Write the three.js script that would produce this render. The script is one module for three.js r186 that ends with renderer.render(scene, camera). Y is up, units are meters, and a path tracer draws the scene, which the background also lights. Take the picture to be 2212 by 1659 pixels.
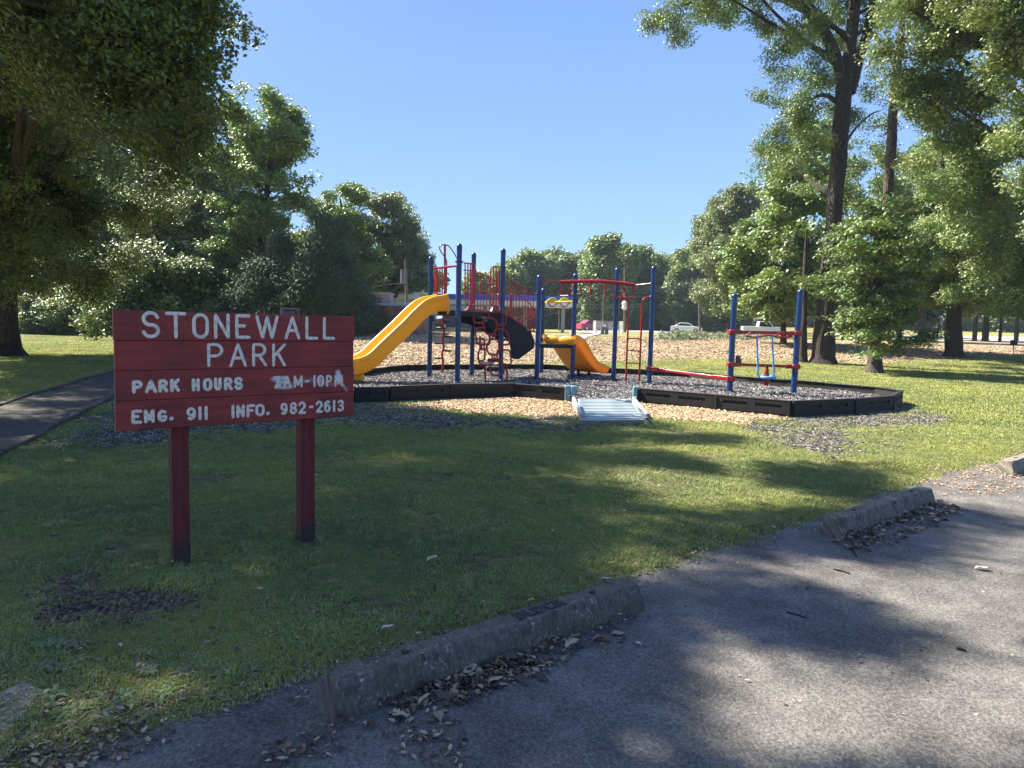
import * as THREE from 'three';
import { ImprovedNoise } from 'three/addons/math/ImprovedNoise.js';
import { mergeGeometries, toCreasedNormals } from 'three/addons/utils/BufferGeometryUtils.js';
import { RoundedBoxGeometry } from 'three/addons/geometries/RoundedBoxGeometry.js';
import { FontLoader } from 'three/addons/loaders/FontLoader.js';
import { TextGeometry } from 'three/addons/geometries/TextGeometry.js';

// ---------------------------------------------------------------- camera, sky, sun
const V3 = (x, y, z) => new THREE.Vector3(x, y, z);
const scene = new THREE.Scene();
const F = 1500, CU = 1106, CV = 829.5, EYE = 1.58;           // lens measured on a 2212 x 1659 view of the photograph
const camera = new THREE.PerspectiveCamera(2 * Math.atan(CV / F) * 180 / Math.PI, 4 / 3, 0.05, 3000);
camera.position.set(0, EYE, 0);
camera.rotation.order = 'YXZ';
camera.rotation.set(-Math.atan(129.5 / F), 0, 0.024);
camera.updateMatrixWorld();
scene.add(camera);

const SUN = V3(-0.883, 1.0, -0.469).normalize();             // towards the sun: left, beyond the playground
const sun = new THREE.DirectionalLight(new THREE.Color(1.0, 0.93, 0.8), 4.7);
sun.position.copy(SUN).multiplyScalar(120);
sun.castShadow = true;
sun.shadow.radius = 1;
sun.shadow.mapSize.set(4096, 4096);
Object.assign(sun.shadow.camera, { left: -60, right: 60, top: 60, bottom: -60, near: 1, far: 320 });
scene.add(sun, sun.target);

{ // clear summer sky: deeper blue overhead, paler towards the horizon, warm-white glow added round the sun to offset blue shade
  const w = 512, h = 256, d = new Float32Array(w * h * 4);
  const stops = [[0, 0.46, 0.70, 1.0], [0.10, 0.36, 0.585, 0.98], [0.25, 0.265, 0.455, 0.90], [0.42, 0.20, 0.365, 0.80], [1, 0.13, 0.26, 0.64]];
  for (let j = 0; j < h; j++) {
    const el = ((j + 0.5) / h - 0.5) * Math.PI, s = Math.max(0, Math.sin(el));
    let k = 0; while (k < stops.length - 2 && s > stops[k + 1][0]) k++;
    const a = stops[k], b = stops[k + 1], t = Math.min(1, (s - a[0]) / (b[0] - a[0]));
    for (let i = 0; i < w; i++) {
      const az = ((i + 0.5) / w - 0.5) * 2 * Math.PI;
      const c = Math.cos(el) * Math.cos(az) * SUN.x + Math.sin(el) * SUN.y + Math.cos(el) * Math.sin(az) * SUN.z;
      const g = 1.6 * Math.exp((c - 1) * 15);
      const o = (j * w + i) * 4;
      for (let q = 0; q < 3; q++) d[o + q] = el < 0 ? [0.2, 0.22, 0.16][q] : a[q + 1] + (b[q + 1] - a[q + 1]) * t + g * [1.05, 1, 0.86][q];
      d[o + 3] = 1;
    }
  }
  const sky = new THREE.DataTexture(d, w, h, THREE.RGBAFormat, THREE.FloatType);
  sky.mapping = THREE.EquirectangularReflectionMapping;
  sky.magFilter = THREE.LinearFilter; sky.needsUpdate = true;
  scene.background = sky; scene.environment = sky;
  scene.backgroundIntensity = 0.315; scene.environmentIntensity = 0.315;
}
const renderer = new THREE.WebGLRenderer({ antialias: true });
renderer.toneMapping = THREE.LinearToneMapping;
renderer.toneMappingExposure = 4.2;
renderer.shadowMap.enabled = true;

// ---------------------------------------------------------------- helpers
let seed = 7;
const rnd = () => { seed = (seed + 0x6D2B79F5) | 0; let t = Math.imul(seed ^ (seed >>> 15), 1 | seed); t = (t + Math.imul(t ^ (t >>> 7), 61 | t)) ^ t; return ((t ^ (t >>> 14)) >>> 0) / 4294967296; };
const rr = (a, b) => a + (b - a) * rnd();
const perlin = new ImprovedNoise();
const ns = (x, y, z = 0) => perlin.noise(x, y, z);
const fbm = (x, y, z = 0) => ns(x, y, z) * 0.55 + ns(x * 2.1 + 9, y * 2.1, z) * 0.3 + ns(x * 4.3, y * 4.3 + 5, z) * 0.15;
const clamp = (v, a = 0, b = 1) => Math.min(b, Math.max(a, v));
const sstep = (a, b, v) => { const t = clamp((v - a) / (b - a)); return t * t * (3 - 2 * t); };
const lerp = (a, b, t) => a + (b - a) * t;

// a pixel of the 2212-wide view -> a place in the world (used only to survey where things stand)
function ray(u, v) { return V3((u - CU) / F, -(v - CV) / F, -1).applyEuler(camera.rotation).normalize(); }
function gp(u, v, y = 0) { const r = ray(u, v), t = (y - EYE) / r.y; return V3(r.x * t, y, r.z * t); }
function at(u, v, d) { const r = ray(u, v), t = -d / r.z; return V3(r.x * t, EYE + r.y * t, -d); }
function onPlane(u, v, p, n) { const r = ray(u, v), t = V3(p.x, p.y - EYE, p.z).dot(n) / r.dot(n); return V3(r.x * t, EYE + r.y * t, r.z * t); }
function terrain(x, z) { const d = -z; return 0.85 * sstep(26, 47, d) * sstep(-26, -13, x) + 3.2 * sstep(100, 200, d) * sstep(15, 60, x); }
function gt(u, v) {
  const r = ray(u, v); let t = 1, last = 1;
  for (let i = 0; i < 4000; i++) { const y = EYE + r.y * t; if (y <= terrain(r.x * t, r.z * t)) break; last = t; t += Math.max(0.05, t * 0.004); }
  let a = last, b = t; for (let i = 0; i < 24; i++) { const m = (a + b) / 2; (EYE + r.y * m <= terrain(r.x * m, r.z * m)) ? b = m : a = m; }
  return V3(r.x * b, terrain(r.x * b, r.z * b), r.z * b);
}

const used = {};
const numbered = (n) => { used[n] = (used[n] ?? -1) + 1; return used[n] ? n + '_' + String(used[n]).padStart(3, '0') : n; };
function shade(m) { m.castShadow = true; m.receiveShadow = true; return m; }
function thing(name, label, category, pos, group) {
  const o = new THREE.Group(); o.name = numbered(name); o.position.copy(pos); scene.add(o);
  o.userData = { label, category }; if (group) o.userData.group = group;
  return o;
}
function part(name, geo, mat, parent, label) {               // geometry given in the parent's own axes
  const m = shade(new THREE.Mesh(geo, mat)); m.name = name; parent.add(m); if (label) m.userData.label = label; return m;
}
function wpart(name, geo, mat, parent, label) {              // geometry given in world axes
  let r = parent, o = V3(0, 0, 0); while (r && r !== scene) { o.add(r.position); r = r.parent; }
  geo.translate(-o.x, -o.y, -o.z); return part(name, geo, mat, parent, label);
}
function struct(name, geo, mat) { const m = shade(new THREE.Mesh(geo, mat)); m.name = numbered(name); m.userData.kind = 'structure'; scene.add(m); return m; }
const merge = (l) => mergeGeometries(l.map((g) => { const q = g.index ? g.toNonIndexed() : g; for (const k of Object.keys(q.attributes)) if (!['position', 'normal', 'uv'].includes(k)) q.deleteAttribute(k); return q; }));

function boxAt(x, y, z, w, h, d, r = 0) { const g = r ? new RoundedBoxGeometry(w, h, d, 2, r) : new THREE.BoxGeometry(w, h, d); g.translate(x, y, z); return g; }
function bar(a, b, r, r2 = r, seg = 10) {                    // round bar between two points
  const d = V3().subVectors(b, a), g = new THREE.CylinderGeometry(r2, r, d.length(), seg, 1);
  g.applyQuaternion(new THREE.Quaternion().setFromUnitVectors(V3(0, 1, 0), d.clone().normalize()));
  g.translate((a.x + b.x) / 2, (a.y + b.y) / 2, (a.z + b.z) / 2); return g;
}
function beamBox(a, b, w, h) {                               // rectangular bar, w across (level), h high
  const d = V3().subVectors(b, a), L = d.length(), x = d.clone().normalize(), zz = V3().crossVectors(x, V3(0, 1, 0)).normalize(), y = V3().crossVectors(zz, x);
  const g = new RoundedBoxGeometry(L, h, w, 2, Math.min(w, h) * 0.18);
  g.applyMatrix4(new THREE.Matrix4().makeBasis(x, y, zz).setPosition((a.x + b.x) / 2, (a.y + b.y) / 2, (a.z + b.z) / 2)); return g;
}
function tube(pts, r, closed = false, seg = 6, ten = 0.35) { const c = new THREE.CatmullRomCurve3(pts, closed, 'catmullrom', ten); return new THREE.TubeGeometry(c, Math.max(6, pts.length * 5), r, seg, closed); }
function taper(pts, radii, seg = 10, steps = 6, rough = 0) {  // tapered trunk or limb, uv in metres
  const c = new THREE.CatmullRomCurve3(pts, false, 'centripetal'), n = (pts.length - 1) * steps, P = [], U = [], I = [];
  const L = c.getLength(); let N = V3(1, 0, 0.01);
  for (let i = 0; i <= n; i++) {
    const t = i / n, p = c.getPoint(t), T = c.getTangent(t), q = t * (radii.length - 1), k = Math.min(radii.length - 2, Math.floor(q)), r = lerp(radii[k], radii[k + 1], q - k);
    N.addScaledVector(T, -N.dot(T)).normalize(); const B = V3().crossVectors(T, N);
    for (let j = 0; j <= seg; j++) {
      const a = j / seg * Math.PI * 2, rj = r * (1 + rough * ns(Math.cos(a) * 1.7 + p.x, Math.sin(a) * 1.7 + p.z, p.y * 0.7));
      P.push(p.x + (N.x * Math.cos(a) + B.x * Math.sin(a)) * rj, p.y + (N.y * Math.cos(a) + B.y * Math.sin(a)) * rj, p.z + (N.z * Math.cos(a) + B.z * Math.sin(a)) * rj);
      U.push(j / seg * Math.max(1, Math.round(r * 6.3)), t * L);
      if (i < n && j < seg) { const A = i * (seg + 1) + j, D = A + seg + 1; I.push(A, A + 1, D, A + 1, D + 1, D); }
    }
  }
  const g = new THREE.BufferGeometry(); g.setAttribute('position', new THREE.Float32BufferAttribute(P, 3)); g.setAttribute('uv', new THREE.Float32BufferAttribute(U, 2)); g.setIndex(I); g.computeVertexNormals(); return g;
}
function loft(sections) {                                    // closed cross-sections -> closed solid, flat shaded enough to crease
  const m = sections[0].length, P = [], U = [], I = [];
  sections.forEach((s, i) => { for (let j = 0; j <= m; j++) { const p = s[j % m]; P.push(p.x, p.y, p.z); U.push(j / m, i / 4); } });
  for (let i = 0; i < sections.length - 1; i++) for (let j = 0; j < m; j++) { const a = i * (m + 1) + j, b = a + m + 1; I.push(a, b, a + 1, a + 1, b, b + 1); }
  for (const [i, f] of [[0, 1], [sections.length - 1, 0]]) {
    const o = P.length / 3, c = sections[i].reduce((q, p) => q.add(p), V3(0, 0, 0)).multiplyScalar(1 / m);
    P.push(c.x, c.y, c.z); U.push(0, 0); sections[i].forEach((p) => { P.push(p.x, p.y, p.z); U.push(0, 0); });
    for (let j = 0; j < m; j++) f ? I.push(o, o + 1 + j, o + 1 + (j + 1) % m) : I.push(o, o + 1 + (j + 1) % m, o + 1 + j);
  }
  const g = new THREE.BufferGeometry(); g.setAttribute('position', new THREE.Float32BufferAttribute(P, 3)); g.setAttribute('uv', new THREE.Float32BufferAttribute(U, 2)); g.setIndex(I); g.computeVertexNormals(); return g;
}
// polygon tests on the ground plane, polygons as lists of [x, z]
const wpoly = (list, f = gp) => list.map(([u, v]) => { const p = f(u, v); return [p.x, p.z]; });
function inside(poly, x, z) { let c = false; for (let i = 0, j = poly.length - 1; i < poly.length; j = i++) { const [a, b] = poly[i], [p, q] = poly[j]; if ((b > z) !== (q > z) && x < (p - a) * (z - b) / (q - b) + a) c = !c; } return c; }
function nearest(poly, x, z, open = false) {
  let best = 1e9, bx = 0, bz = 0;
  for (let i = 0; i < poly.length - (open ? 1 : 0); i++) { const [a, b] = poly[i], [p, q] = poly[(i + 1) % poly.length], t = clamp(((x - a) * (p - a) + (z - b) * (q - b)) / ((p - a) ** 2 + (q - b) ** 2 + 1e-9)), X = a + (p - a) * t, Z = b + (q - b) * t, d = Math.hypot(x - X, z - Z); if (d < best) { best = d; bx = X; bz = Z; } }
  return [best, bx, bz];
}
const sdist = (poly, x, z) => (inside(poly, x, z) ? 1 : -1) * nearest(poly, x, z)[0];   // metres, positive inside

// ---------------------------------------------------------------- textures and materials
function tex(w, h, fn, srgb = true) {
  const d = new Uint8Array(w * h * 4);
  for (let j = 0; j < h; j++) for (let i = 0; i < w; i++) { const c = fn(i, j), o = (j * w + i) * 4; for (let k = 0; k < 3; k++) d[o + k] = clamp(Array.isArray(c) ? c[k] : c, 0, 255); d[o + 3] = 255; }
  const t = new THREE.DataTexture(d, w, h); t.wrapS = t.wrapT = THREE.RepeatWrapping; t.magFilter = THREE.LinearFilter; t.minFilter = THREE.LinearMipmapLinearFilter; t.generateMipmaps = true;
  if (srgb) t.colorSpace = THREE.SRGBColorSpace; t.needsUpdate = true; return t;
}
const wrapN = (i, n, s, z = 0) => { const a = i / n * Math.PI * 2; return [Math.cos(a) * s, Math.sin(a) * s, z]; };
function tileNoise(size, freq, z) {                          // seamless value noise on a lattice
  const L = Array.from({ length: freq * freq }, () => rnd()), s = (t) => t * t * (3 - 2 * t);
  return (i, j) => { const x = i / size * freq, y = j / size * freq, a = Math.floor(x), b = Math.floor(y), fx = s(x - a), fy = s(y - b), g = (p, q) => L[((q % freq) + freq) % freq * freq + ((p % freq) + freq) % freq]; return lerp(lerp(g(a, b), g(a + 1, b), fx), lerp(g(a, b + 1), g(a + 1, b + 1), fx), fy); };
}
// white-ish grain multiplied onto the ground's vertex colours
const N512 = [8, 32, 96, 220].map((f) => tileNoise(512, f));
const grain = (i, j) => 0.25 * N512[0](i, j) + 0.3 * N512[1](i, j) + 0.25 * N512[2](i, j) + 0.2 * N512[3](i, j);
const groundTex = tex(512, 512, (i, j) => { const g = grain(i, j), q = rnd(); return 150 + 170 * (g - 0.28) + (q < 0.05 ? 50 : q > 0.92 ? -75 : 0); });
const groundBump = tex(512, 512, (i, j) => 255 * (0.6 * N512[1](i, j) + 0.4 * N512[3](i, j)), false);
groundTex.repeat.set(1, 1);
const N1k = [6, 20, 90, 260, 512].map((f) => tileNoise(1024, f));
const asphaltTex = tex(1024, 1024, (i, j) => {
  const m = 0.5 * N1k[0](i, j) + 0.5 * N1k[1](i, j), f = 0.5 * N1k[3](i, j) + 0.5 * N1k[4](i, j), q = rnd();
  let b = 72 + 40 * (m - 0.5) + 58 * (f - 0.5) + (q > 0.965 ? 62 * rnd() : q < 0.05 ? -22 : 0);
  return [b * 1.0, b * 0.995, b * 1.0];
});
const asphaltBump = tex(1024, 1024, (i, j) => 255 * (0.35 * N1k[2](i, j) + 0.4 * N1k[3](i, j) + 0.25 * N1k[4](i, j)), false);
const chipTex = tex(512, 512, (i, j) => { const g = grain(i, j); return 70 + 260 * (g - 0.3) + 40 * (rnd() - 0.5); });
const concreteTex = tex(512, 512, (i, j) => { const g = grain(i, j), q = N512[0](i, j) * 0.5 + N512[1](i, j) * 0.5, lich = clamp((N512[2](i, j) - 0.8) * 6) * clamp((N512[0](i, j) - 0.35) * 4), dark = clamp((q - 0.55) * 5); const b = 88 + 95 * (g - 0.5) - 38 * dark + 70 * lich; return [b * 1.03, b, b * 0.94]; });
const concreteBump = tex(512, 512, (i, j) => 255 * (0.3 * N512[1](i, j) + 0.4 * N512[2](i, j) + 0.3 * N512[3](i, j)), false);
const barkTex = tex(256, 256, ((a, b, c) => (i, j) => { const r = Math.abs(Math.sin((i / 256 * 10 + 1.6 * a(i, j)) * Math.PI)), q = b(i, j), w = 62 + 60 * r * (0.5 + 0.7 * q) + 22 * (c(i, j) - 0.5); return [w * 1.02, w * 0.95, w * 0.86]; })(tileNoise(256, 9), tileNoise(256, 14), tileNoise(256, 90)));
const barkBump = tex(256, 256, ((a, b) => (i, j) => 255 * Math.abs(Math.sin((i / 256 * 10 + 1.6 * a(i, j)) * Math.PI)) * (0.4 + 0.6 * b(i, j)))(tileNoise(256, 9), tileNoise(256, 30)), false);
const brickTex = tex(512, 512, (() => { const tone = Array.from({ length: 2048 }, () => rnd()); return (i, j) => { const row = Math.floor(j / 32), off = (row % 2) * 32, col = Math.floor(((i + off) % 512) / 64), fx = (i + off) % 64, fy = j % 32; if (fy < 4 || fx < 4) return [150, 138, 126]; const t = tone[row * 8 + col], g = 26 * (rnd() - 0.5); return t > 0.72 ? [176 + g, 140 + g, 120 + g] : [118 + 50 * t + g, 76 + 34 * t + g, 62 + 26 * t + g]; }; })());

const S = (o) => new THREE.MeshStandardMaterial(o), rgb = (r, g, b) => new THREE.Color().setRGB(r, g, b);
const rep = (t, x, y = x) => { const c = t.clone(); c.repeat.set(x, y); c.needsUpdate = true; return c; };
const scuff = tex(256, 256, ((a, b, c) => (i, j) => { const q = a(i, j) * 0.5 + b(i, j) * 0.35 + c(i, j) * 0.15; return 205 + 90 * (q - 0.5); })(tileNoise(256, 6), tileNoise(256, 24), tileNoise(256, 120)));
const rough = tex(256, 256, ((a, b) => (i, j) => 110 + 110 * (a(i, j) * 0.6 + b(i, j) * 0.4))(tileNoise(256, 10), tileNoise(256, 60)), false);
const M = {
  blue: S({ color: rgb(0.010, 0.055, 0.20), roughness: 0.42, map: scuff, roughnessMap: rough }),
  red: S({ color: rgb(0.42, 0.022, 0.022), roughness: 0.42, map: scuff, roughnessMap: rough }),
  yellow: new THREE.MeshPhysicalMaterial({ color: rgb(0.90, 0.46, 0.02), roughness: 0.4, transmission: 0.12, thickness: 0 }),
  orange: new THREE.MeshPhysicalMaterial({ color: rgb(0.9, 0.46, 0.04), roughness: 0.5, transmission: 0.32, thickness: 0 }),
  lime: S({ color: rgb(0.72, 0.56, 0.02), roughness: 0.45 }),
  black: S({ color: rgb(0.011, 0.011, 0.012), roughness: 0.7, map: scuff }),
  steel: S({ color: rgb(0.55, 0.57, 0.6), roughness: 0.35, metalness: 0.7 }),
  borderBlack: S({ color: rgb(0.012, 0.011, 0.0105), roughness: 0.75, map: scuff, bumpMap: rough, bumpScale: 0.003 }),
  palePlastic: S({ color: rgb(0.46, 0.53, 0.56), roughness: 0.5, map: scuff }),
  tealPlastic: S({ color: rgb(0.16, 0.38, 0.46), roughness: 0.5, map: scuff }),
  concrete: S({ color: rgb(0.85, 0.85, 0.85), roughness: 0.95, map: concreteTex, bumpMap: concreteBump, bumpScale: 0.006 }),
  paleConcrete: S({ color: rgb(1.5, 1.45, 1.35), roughness: 0.95, map: concreteTex, bumpMap: concreteBump, bumpScale: 0.004 }),
  timber: S({ color: rgb(0.55, 0.5, 0.44), roughness: 0.9, map: barkTex, bumpMap: barkBump, bumpScale: 0.006 }),
  bark: S({ color: rgb(0.62, 0.6, 0.58), roughness: 1, map: barkTex, bumpMap: barkBump, bumpScale: 0.03 }),
  darkBark: S({ color: rgb(0.34, 0.31, 0.29), roughness: 1, map: barkTex, bumpMap: barkBump, bumpScale: 0.03 }),
  deadwood: S({ color: rgb(1.1, 1.05, 0.98), roughness: 1, map: barkTex, bumpMap: barkBump, bumpScale: 0.01 }),
  white: S({ color: rgb(0.72, 0.72, 0.7), roughness: 0.5 }),
  offwhite: S({ color: rgb(0.55, 0.55, 0.53), roughness: 0.6 }),
  glass: S({ color: rgb(0.02, 0.025, 0.03), roughness: 0.08 }),
  tyre: S({ color: rgb(0.02, 0.02, 0.02), roughness: 0.85 }),
  grey: S({ color: rgb(0.14, 0.15, 0.16), roughness: 0.6 }),
  greyGreen: S({ color: rgb(0.12, 0.17, 0.16), roughness: 0.6 }),
  brick: S({ color: rgb(0.75, 0.7, 0.68), roughness: 0.95, map: brickTex }),
  canopyBlue: S({ color: rgb(0.02, 0.1, 0.5), roughness: 0.45 }),
  pole: S({ color: rgb(0.9, 0.8, 0.7), roughness: 1, map: barkTex }),
};

// ---------------------------------------------------------------- ground
const MULCH = 0.12;
const borderFront = [[700, 870], [765, 870], [839.5, 868], [969, 861], [1110, 858], [1226, 868]].map(([u, v]) => gp(u, v));
const borderRight = [[1378, 869.6], [1543.7, 885.7], [1707.8, 902], [1839.6, 894.5], [1923, 886], [1943.6, 872.5]].map(([u, v]) => gp(u, v));
const borderBack = [[1890, 836], [1781, 827], [1614, 814], [1485, 802], [1332, 796], [1177, 787], [1080, 787], [882, 788], [790, 797], [700, 812], [640, 830]].map(([u, v]) => { const p = gp(u, v, 0.3); p.y = 0; return p; });
const rampC = gp(1364, 863, 0.15), rampD = gp(1250, 863, 0.15);
const ringL = [...borderRight, ...borderBack, ...borderFront, rampD, rampC].map((p) => [p.x, p.z]);      // gap of the ramp closes the ring
const zField = wpoly([[600, 815], [760, 800], [900, 790], [1130, 785], [1300, 782], [1420, 777], [1560, 776], [1750, 783], [1900, 785], [2000, 777], [2240, 768], [2240, 744], [2080, 740], [1900, 736], [1700, 734], [1420, 729], [1300, 728], [1180, 722], [1110, 721], [930, 715], [760, 713], [600, 716]], gt);
const zField2 = wpoly([[2240, 744], [2080, 740], [1960, 737], [1960, 733], [2080, 735], [2240, 738]], gt);
const zChip = [wpoly([[840, 884], [980, 868], [1110, 860], [1245, 868], [1252, 906], [1120, 898], [950, 886]]), wpoly([[1372, 872], [1540, 887], [1700, 905], [1590, 916], [1450, 906], [1392, 902]])];
const zRubber = [wpoly([[120, 965], [250, 858], [400, 855], [700, 868], [860, 882], [1000, 900], [1250, 908], [1420, 912], [1250, 926], [900, 922], [740, 915], [430, 945], [250, 965]]), wpoly([[1600, 920], [1710, 902], [1850, 896], [1980, 890], [2060, 905], [1960, 925], [1840, 940], [1890, 972], [1780, 985], [1660, 950]])];
const zDirt = wpoly([[45, 1300], [90, 1240], [210, 1222], [235, 1268], [420, 1278], [435, 1300], [330, 1335], [200, 1350], [90, 1372]]);
const asphaltEdge = [[-380, 1830], [-60, 1700], [111, 1637], [333, 1574], [500, 1507], [630, 1463], [900, 1385], [1180, 1300], [1362, 1245], [1467, 1212], [1512, 1196], [1649, 1160], [1747, 1125], [1958, 1050], [2040, 1027], [2131, 1003], [2240, 972], [2600, 880]].map(([u, v]) => { const p = gp(u, v); return [p.x, p.z]; });
const asphaltPoly = [...asphaltEdge, [14, -8], [14, 9], [-5, 9], [-5, 1]];
const zPath = wpoly([[-160, 925], [0, 878], [245, 803], [420, 780], [560, 775], [560, 845], [420, 848], [245, 858], [160, 905], [60, 955], [0, 985], [-150, 1060]]);
const zSand = wpoly([[1980, 1040], [2120, 1005], [2240, 985], [2240, 1075], [2120, 1085], [2040, 1065]]);

const mixc = (a, b, t) => [lerp(a[0], b[0], t), lerp(a[1], b[1], t), lerp(a[2], b[2], t)];
function zones(x, z) {                                       // what the ground is made of here: weights 0..1
  const n = fbm(x * 1.3, z * 1.3, 3), n2 = fbm(x * 4.1, z * 4.1, 8);
  const soft = (poly, w, k) => sstep(-w, w, sdist(poly, x, z) + k * n * 2 + k * n2);
  let f = 0, chip = 0, rub = 0, dirt = 0, edge = 0;
  const d = -z;
  if (d > 20) f = Math.max(soft(zField, 0.5, 0.7), sstep(-0.5, 0.5, sdist(zField2, x, z)));
  if (d > 9 && d < 18) { for (const p of zChip) chip = Math.max(chip, soft(p, 0.3, 0.25)); }
  if (d > 4 && d < 18) { for (const p of zRubber) rub = Math.max(rub, soft(p, 0.5, 0.5)); if (d > 9) rub = Math.max(rub, sstep(0.9, -0.1, nearest(ringL, x, z)[0] + 0.5 * n) * 0.7); }
  if (d < 5) dirt = soft(zDirt, 0.14, 0.07);
  if (d < 14) { const e = nearest(asphaltEdge, x, z, true)[0]; edge = sstep(0.22, 0.02, e + 0.2 * n + 0.12 * n2); }
  return { f, chip, rub, dirt, edge, n, n2 };
}
function groundColor(x, z) {
  const q = zones(x, z), m = fbm(x * 0.35, z * 0.35, 20), d = -z;
  let c = mixc([0.13, 0.135, 0.035], [0.31, 0.28, 0.06], clamp(0.5 + 0.9 * m + 0.5 * q.n));
  c = mixc(c, [0.27, 0.22, 0.11], clamp(q.n2 * 1.4 - 0.15 + 0.5 * ns(x * 0.6, z * 0.6, 40)) * 0.6);          // dry thatch
  c = mixc([0.11, 0.085, 0.05], c, clamp(0.45 + 1.9 * fbm(x * 1.2, z * 1.2, 33) + 0.6 * sstep(10, 20, d)));
  c = mixc(c, mixc([0.23, 0.165, 0.10], [0.39, 0.29, 0.175], clamp(0.45 + 2.2 * q.n2 + 1.2 * m)), q.f);
  c = mixc(c, mixc([0.10, 0.095, 0.09], [0.16, 0.14, 0.13], clamp(0.5 + q.n2)), q.rub * 0.85);
  c = mixc(c, [0.36, 0.25, 0.15], q.chip);
  c = mixc(c, [0.105, 0.075, 0.055], q.dirt);
  c = mixc(c, [0.07, 0.05, 0.034], q.edge * 0.8);
  return c;
}
{
  const axis = (lo, hi, step, far) => { const a = []; for (let v = lo; v <= hi; v += step) a.push(v); let s = step, v = hi; while (v < far) { s *= 1.22; v += s; a.push(v); } s = step; v = lo; while (v > -far) { s *= 1.22; v -= s; a.unshift(v); } return a; };
  const xs = axis(-14, 22, 0.13, 900), zs = axis(-52, 2, 0.13, 900), P = [], C = [], U = [], I = [];
  for (const z of zs) for (const x of xs) {
    const near = Math.hypot(x, z) < 60, c = groundColor(x, z), k = near ? 1.85 : 1.75;
    P.push(x, terrain(x, z) + (near && sdistQuick(x, z) ? 0.025 * fbm(x * 0.9, z * 0.9, 5) - 0.012 : 0), z); C.push(c[0] * k, c[1] * k, c[2] * k); U.push(x / 1.6, z / 1.6);
  }
  for (let j = 0; j < zs.length - 1; j++) for (let i = 0; i < xs.length - 1; i++) { const a = j * xs.length + i, b = a + xs.length; I.push(a, b, a + 1, a + 1, b, b + 1); }
  const g = new THREE.BufferGeometry(); g.setAttribute('position', new THREE.Float32BufferAttribute(P, 3)); g.setAttribute('color', new THREE.Float32BufferAttribute(C, 3)); g.setAttribute('uv', new THREE.Float32BufferAttribute(U, 2)); g.setIndex(I); g.computeVertexNormals();
  struct('ground', g, S({ vertexColors: true, roughness: 1, map: groundTex, bumpMap: groundBump, bumpScale: 0.03 }));
}
function sdistQuick(x, z) { return !inside(asphaltPoly, x, z) && nearest(asphaltEdge, x, z, true)[0] > 0.6 && z < -1; }

// a flat sheet over a polygon with a ragged rim, uv in metres
function sheet(poly, y, rag, uvs, step = 0.12, hf = null) {
  const pts = [];
  for (let i = 0; i < poly.length; i++) { const [a, b] = poly[i], [p, q] = poly[(i + 1) % poly.length], L = Math.hypot(p - a, q - b), n = Math.max(1, Math.min(200, Math.ceil(L / step))); for (let k = 0; k < n; k++) { const t = k / n, x = lerp(a, p, t), z = lerp(b, q, t); pts.push(new THREE.Vector2(x + rag * fbm(x * 3, z * 3, 1), -(z + rag * fbm(x * 3, z * 3, 7)))); } }
  const g = new THREE.ShapeGeometry(new THREE.Shape(pts)); g.rotateX(-Math.PI / 2); const p = g.attributes.position, uv = g.attributes.uv;
  for (let i = 0; i < p.count; i++) { p.setY(i, hf ? hf(p.getX(i), p.getZ(i)) + y : y); uv.setXY(i, p.getX(i) / uvs, p.getZ(i) / uvs); }
  return g;
}
struct('parking_lot', sheet(asphaltPoly, 0.006, 0.12, 2.6), S({ roughness: 0.93, map: asphaltTex, color: rgb(1.4, 1.29, 1.16), bumpMap: asphaltBump, bumpScale: 0.006 }));
struct('path', sheet(zPath, 0.018, 0.12, 2.2), S({ roughness: 0.96, map: asphaltTex, color: rgb(0.62, 0.52, 0.42), bumpMap: asphaltBump, bumpScale: 0.01 }));
// far road and the drive beside the bins
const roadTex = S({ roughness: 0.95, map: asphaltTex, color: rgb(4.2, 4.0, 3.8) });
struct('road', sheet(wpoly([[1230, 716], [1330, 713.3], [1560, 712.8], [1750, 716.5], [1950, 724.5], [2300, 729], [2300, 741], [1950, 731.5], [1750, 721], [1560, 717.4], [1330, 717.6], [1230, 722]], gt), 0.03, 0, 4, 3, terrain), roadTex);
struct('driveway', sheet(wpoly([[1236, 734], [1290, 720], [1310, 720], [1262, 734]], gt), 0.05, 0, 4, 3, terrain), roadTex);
// low stone slab at the lower left
{ const p = wpoly([[-120, 1560], [0, 1505], [52, 1482], [88, 1500], [44, 1556], [0, 1588], [-120, 1640]]), s = new THREE.Shape(p.map(([x, z]) => new THREE.Vector2(x, -z)));
  const g = new THREE.ExtrudeGeometry(s, { depth: 0.035, bevelEnabled: true, bevelSize: 0.012, bevelThickness: 0.012, bevelSegments: 2 }); g.rotateX(-Math.PI / 2);
  const m = shade(new THREE.Mesh(g, M.paleConcrete)); m.name = 'stone_slab'; m.userData = { label: 'flat grey stone slab sunk in the grass at the lower left corner', category: 'stone slab' }; m.position.y = -0.028; scene.add(m); }

// ---------------------------------------------------------------- scatter helpers
function scatter(name, geo, mat, list, userData, parent = scene) {   // list of {m: Matrix4, c: Color}
  const I = new THREE.InstancedMesh(geo, mat, list.length); list.forEach((e, i) => { I.setMatrixAt(i, e.m); if (e.c) I.setColorAt(i, e.c); });
  I.name = parent === scene ? numbered(name) : name; I.userData = userData; shade(I); parent.add(I); return I;
}
const Q = new THREE.Quaternion(), E = new THREE.Euler();
const mat4 = (x, y, z, rx, ry, rz, sx, sy = sx, sz = sx) => new THREE.Matrix4().compose(V3(x, y, z), Q.setFromEuler(E.set(rx, ry, rz, 'YXZ')), V3(sx, sy, sz));

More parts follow.
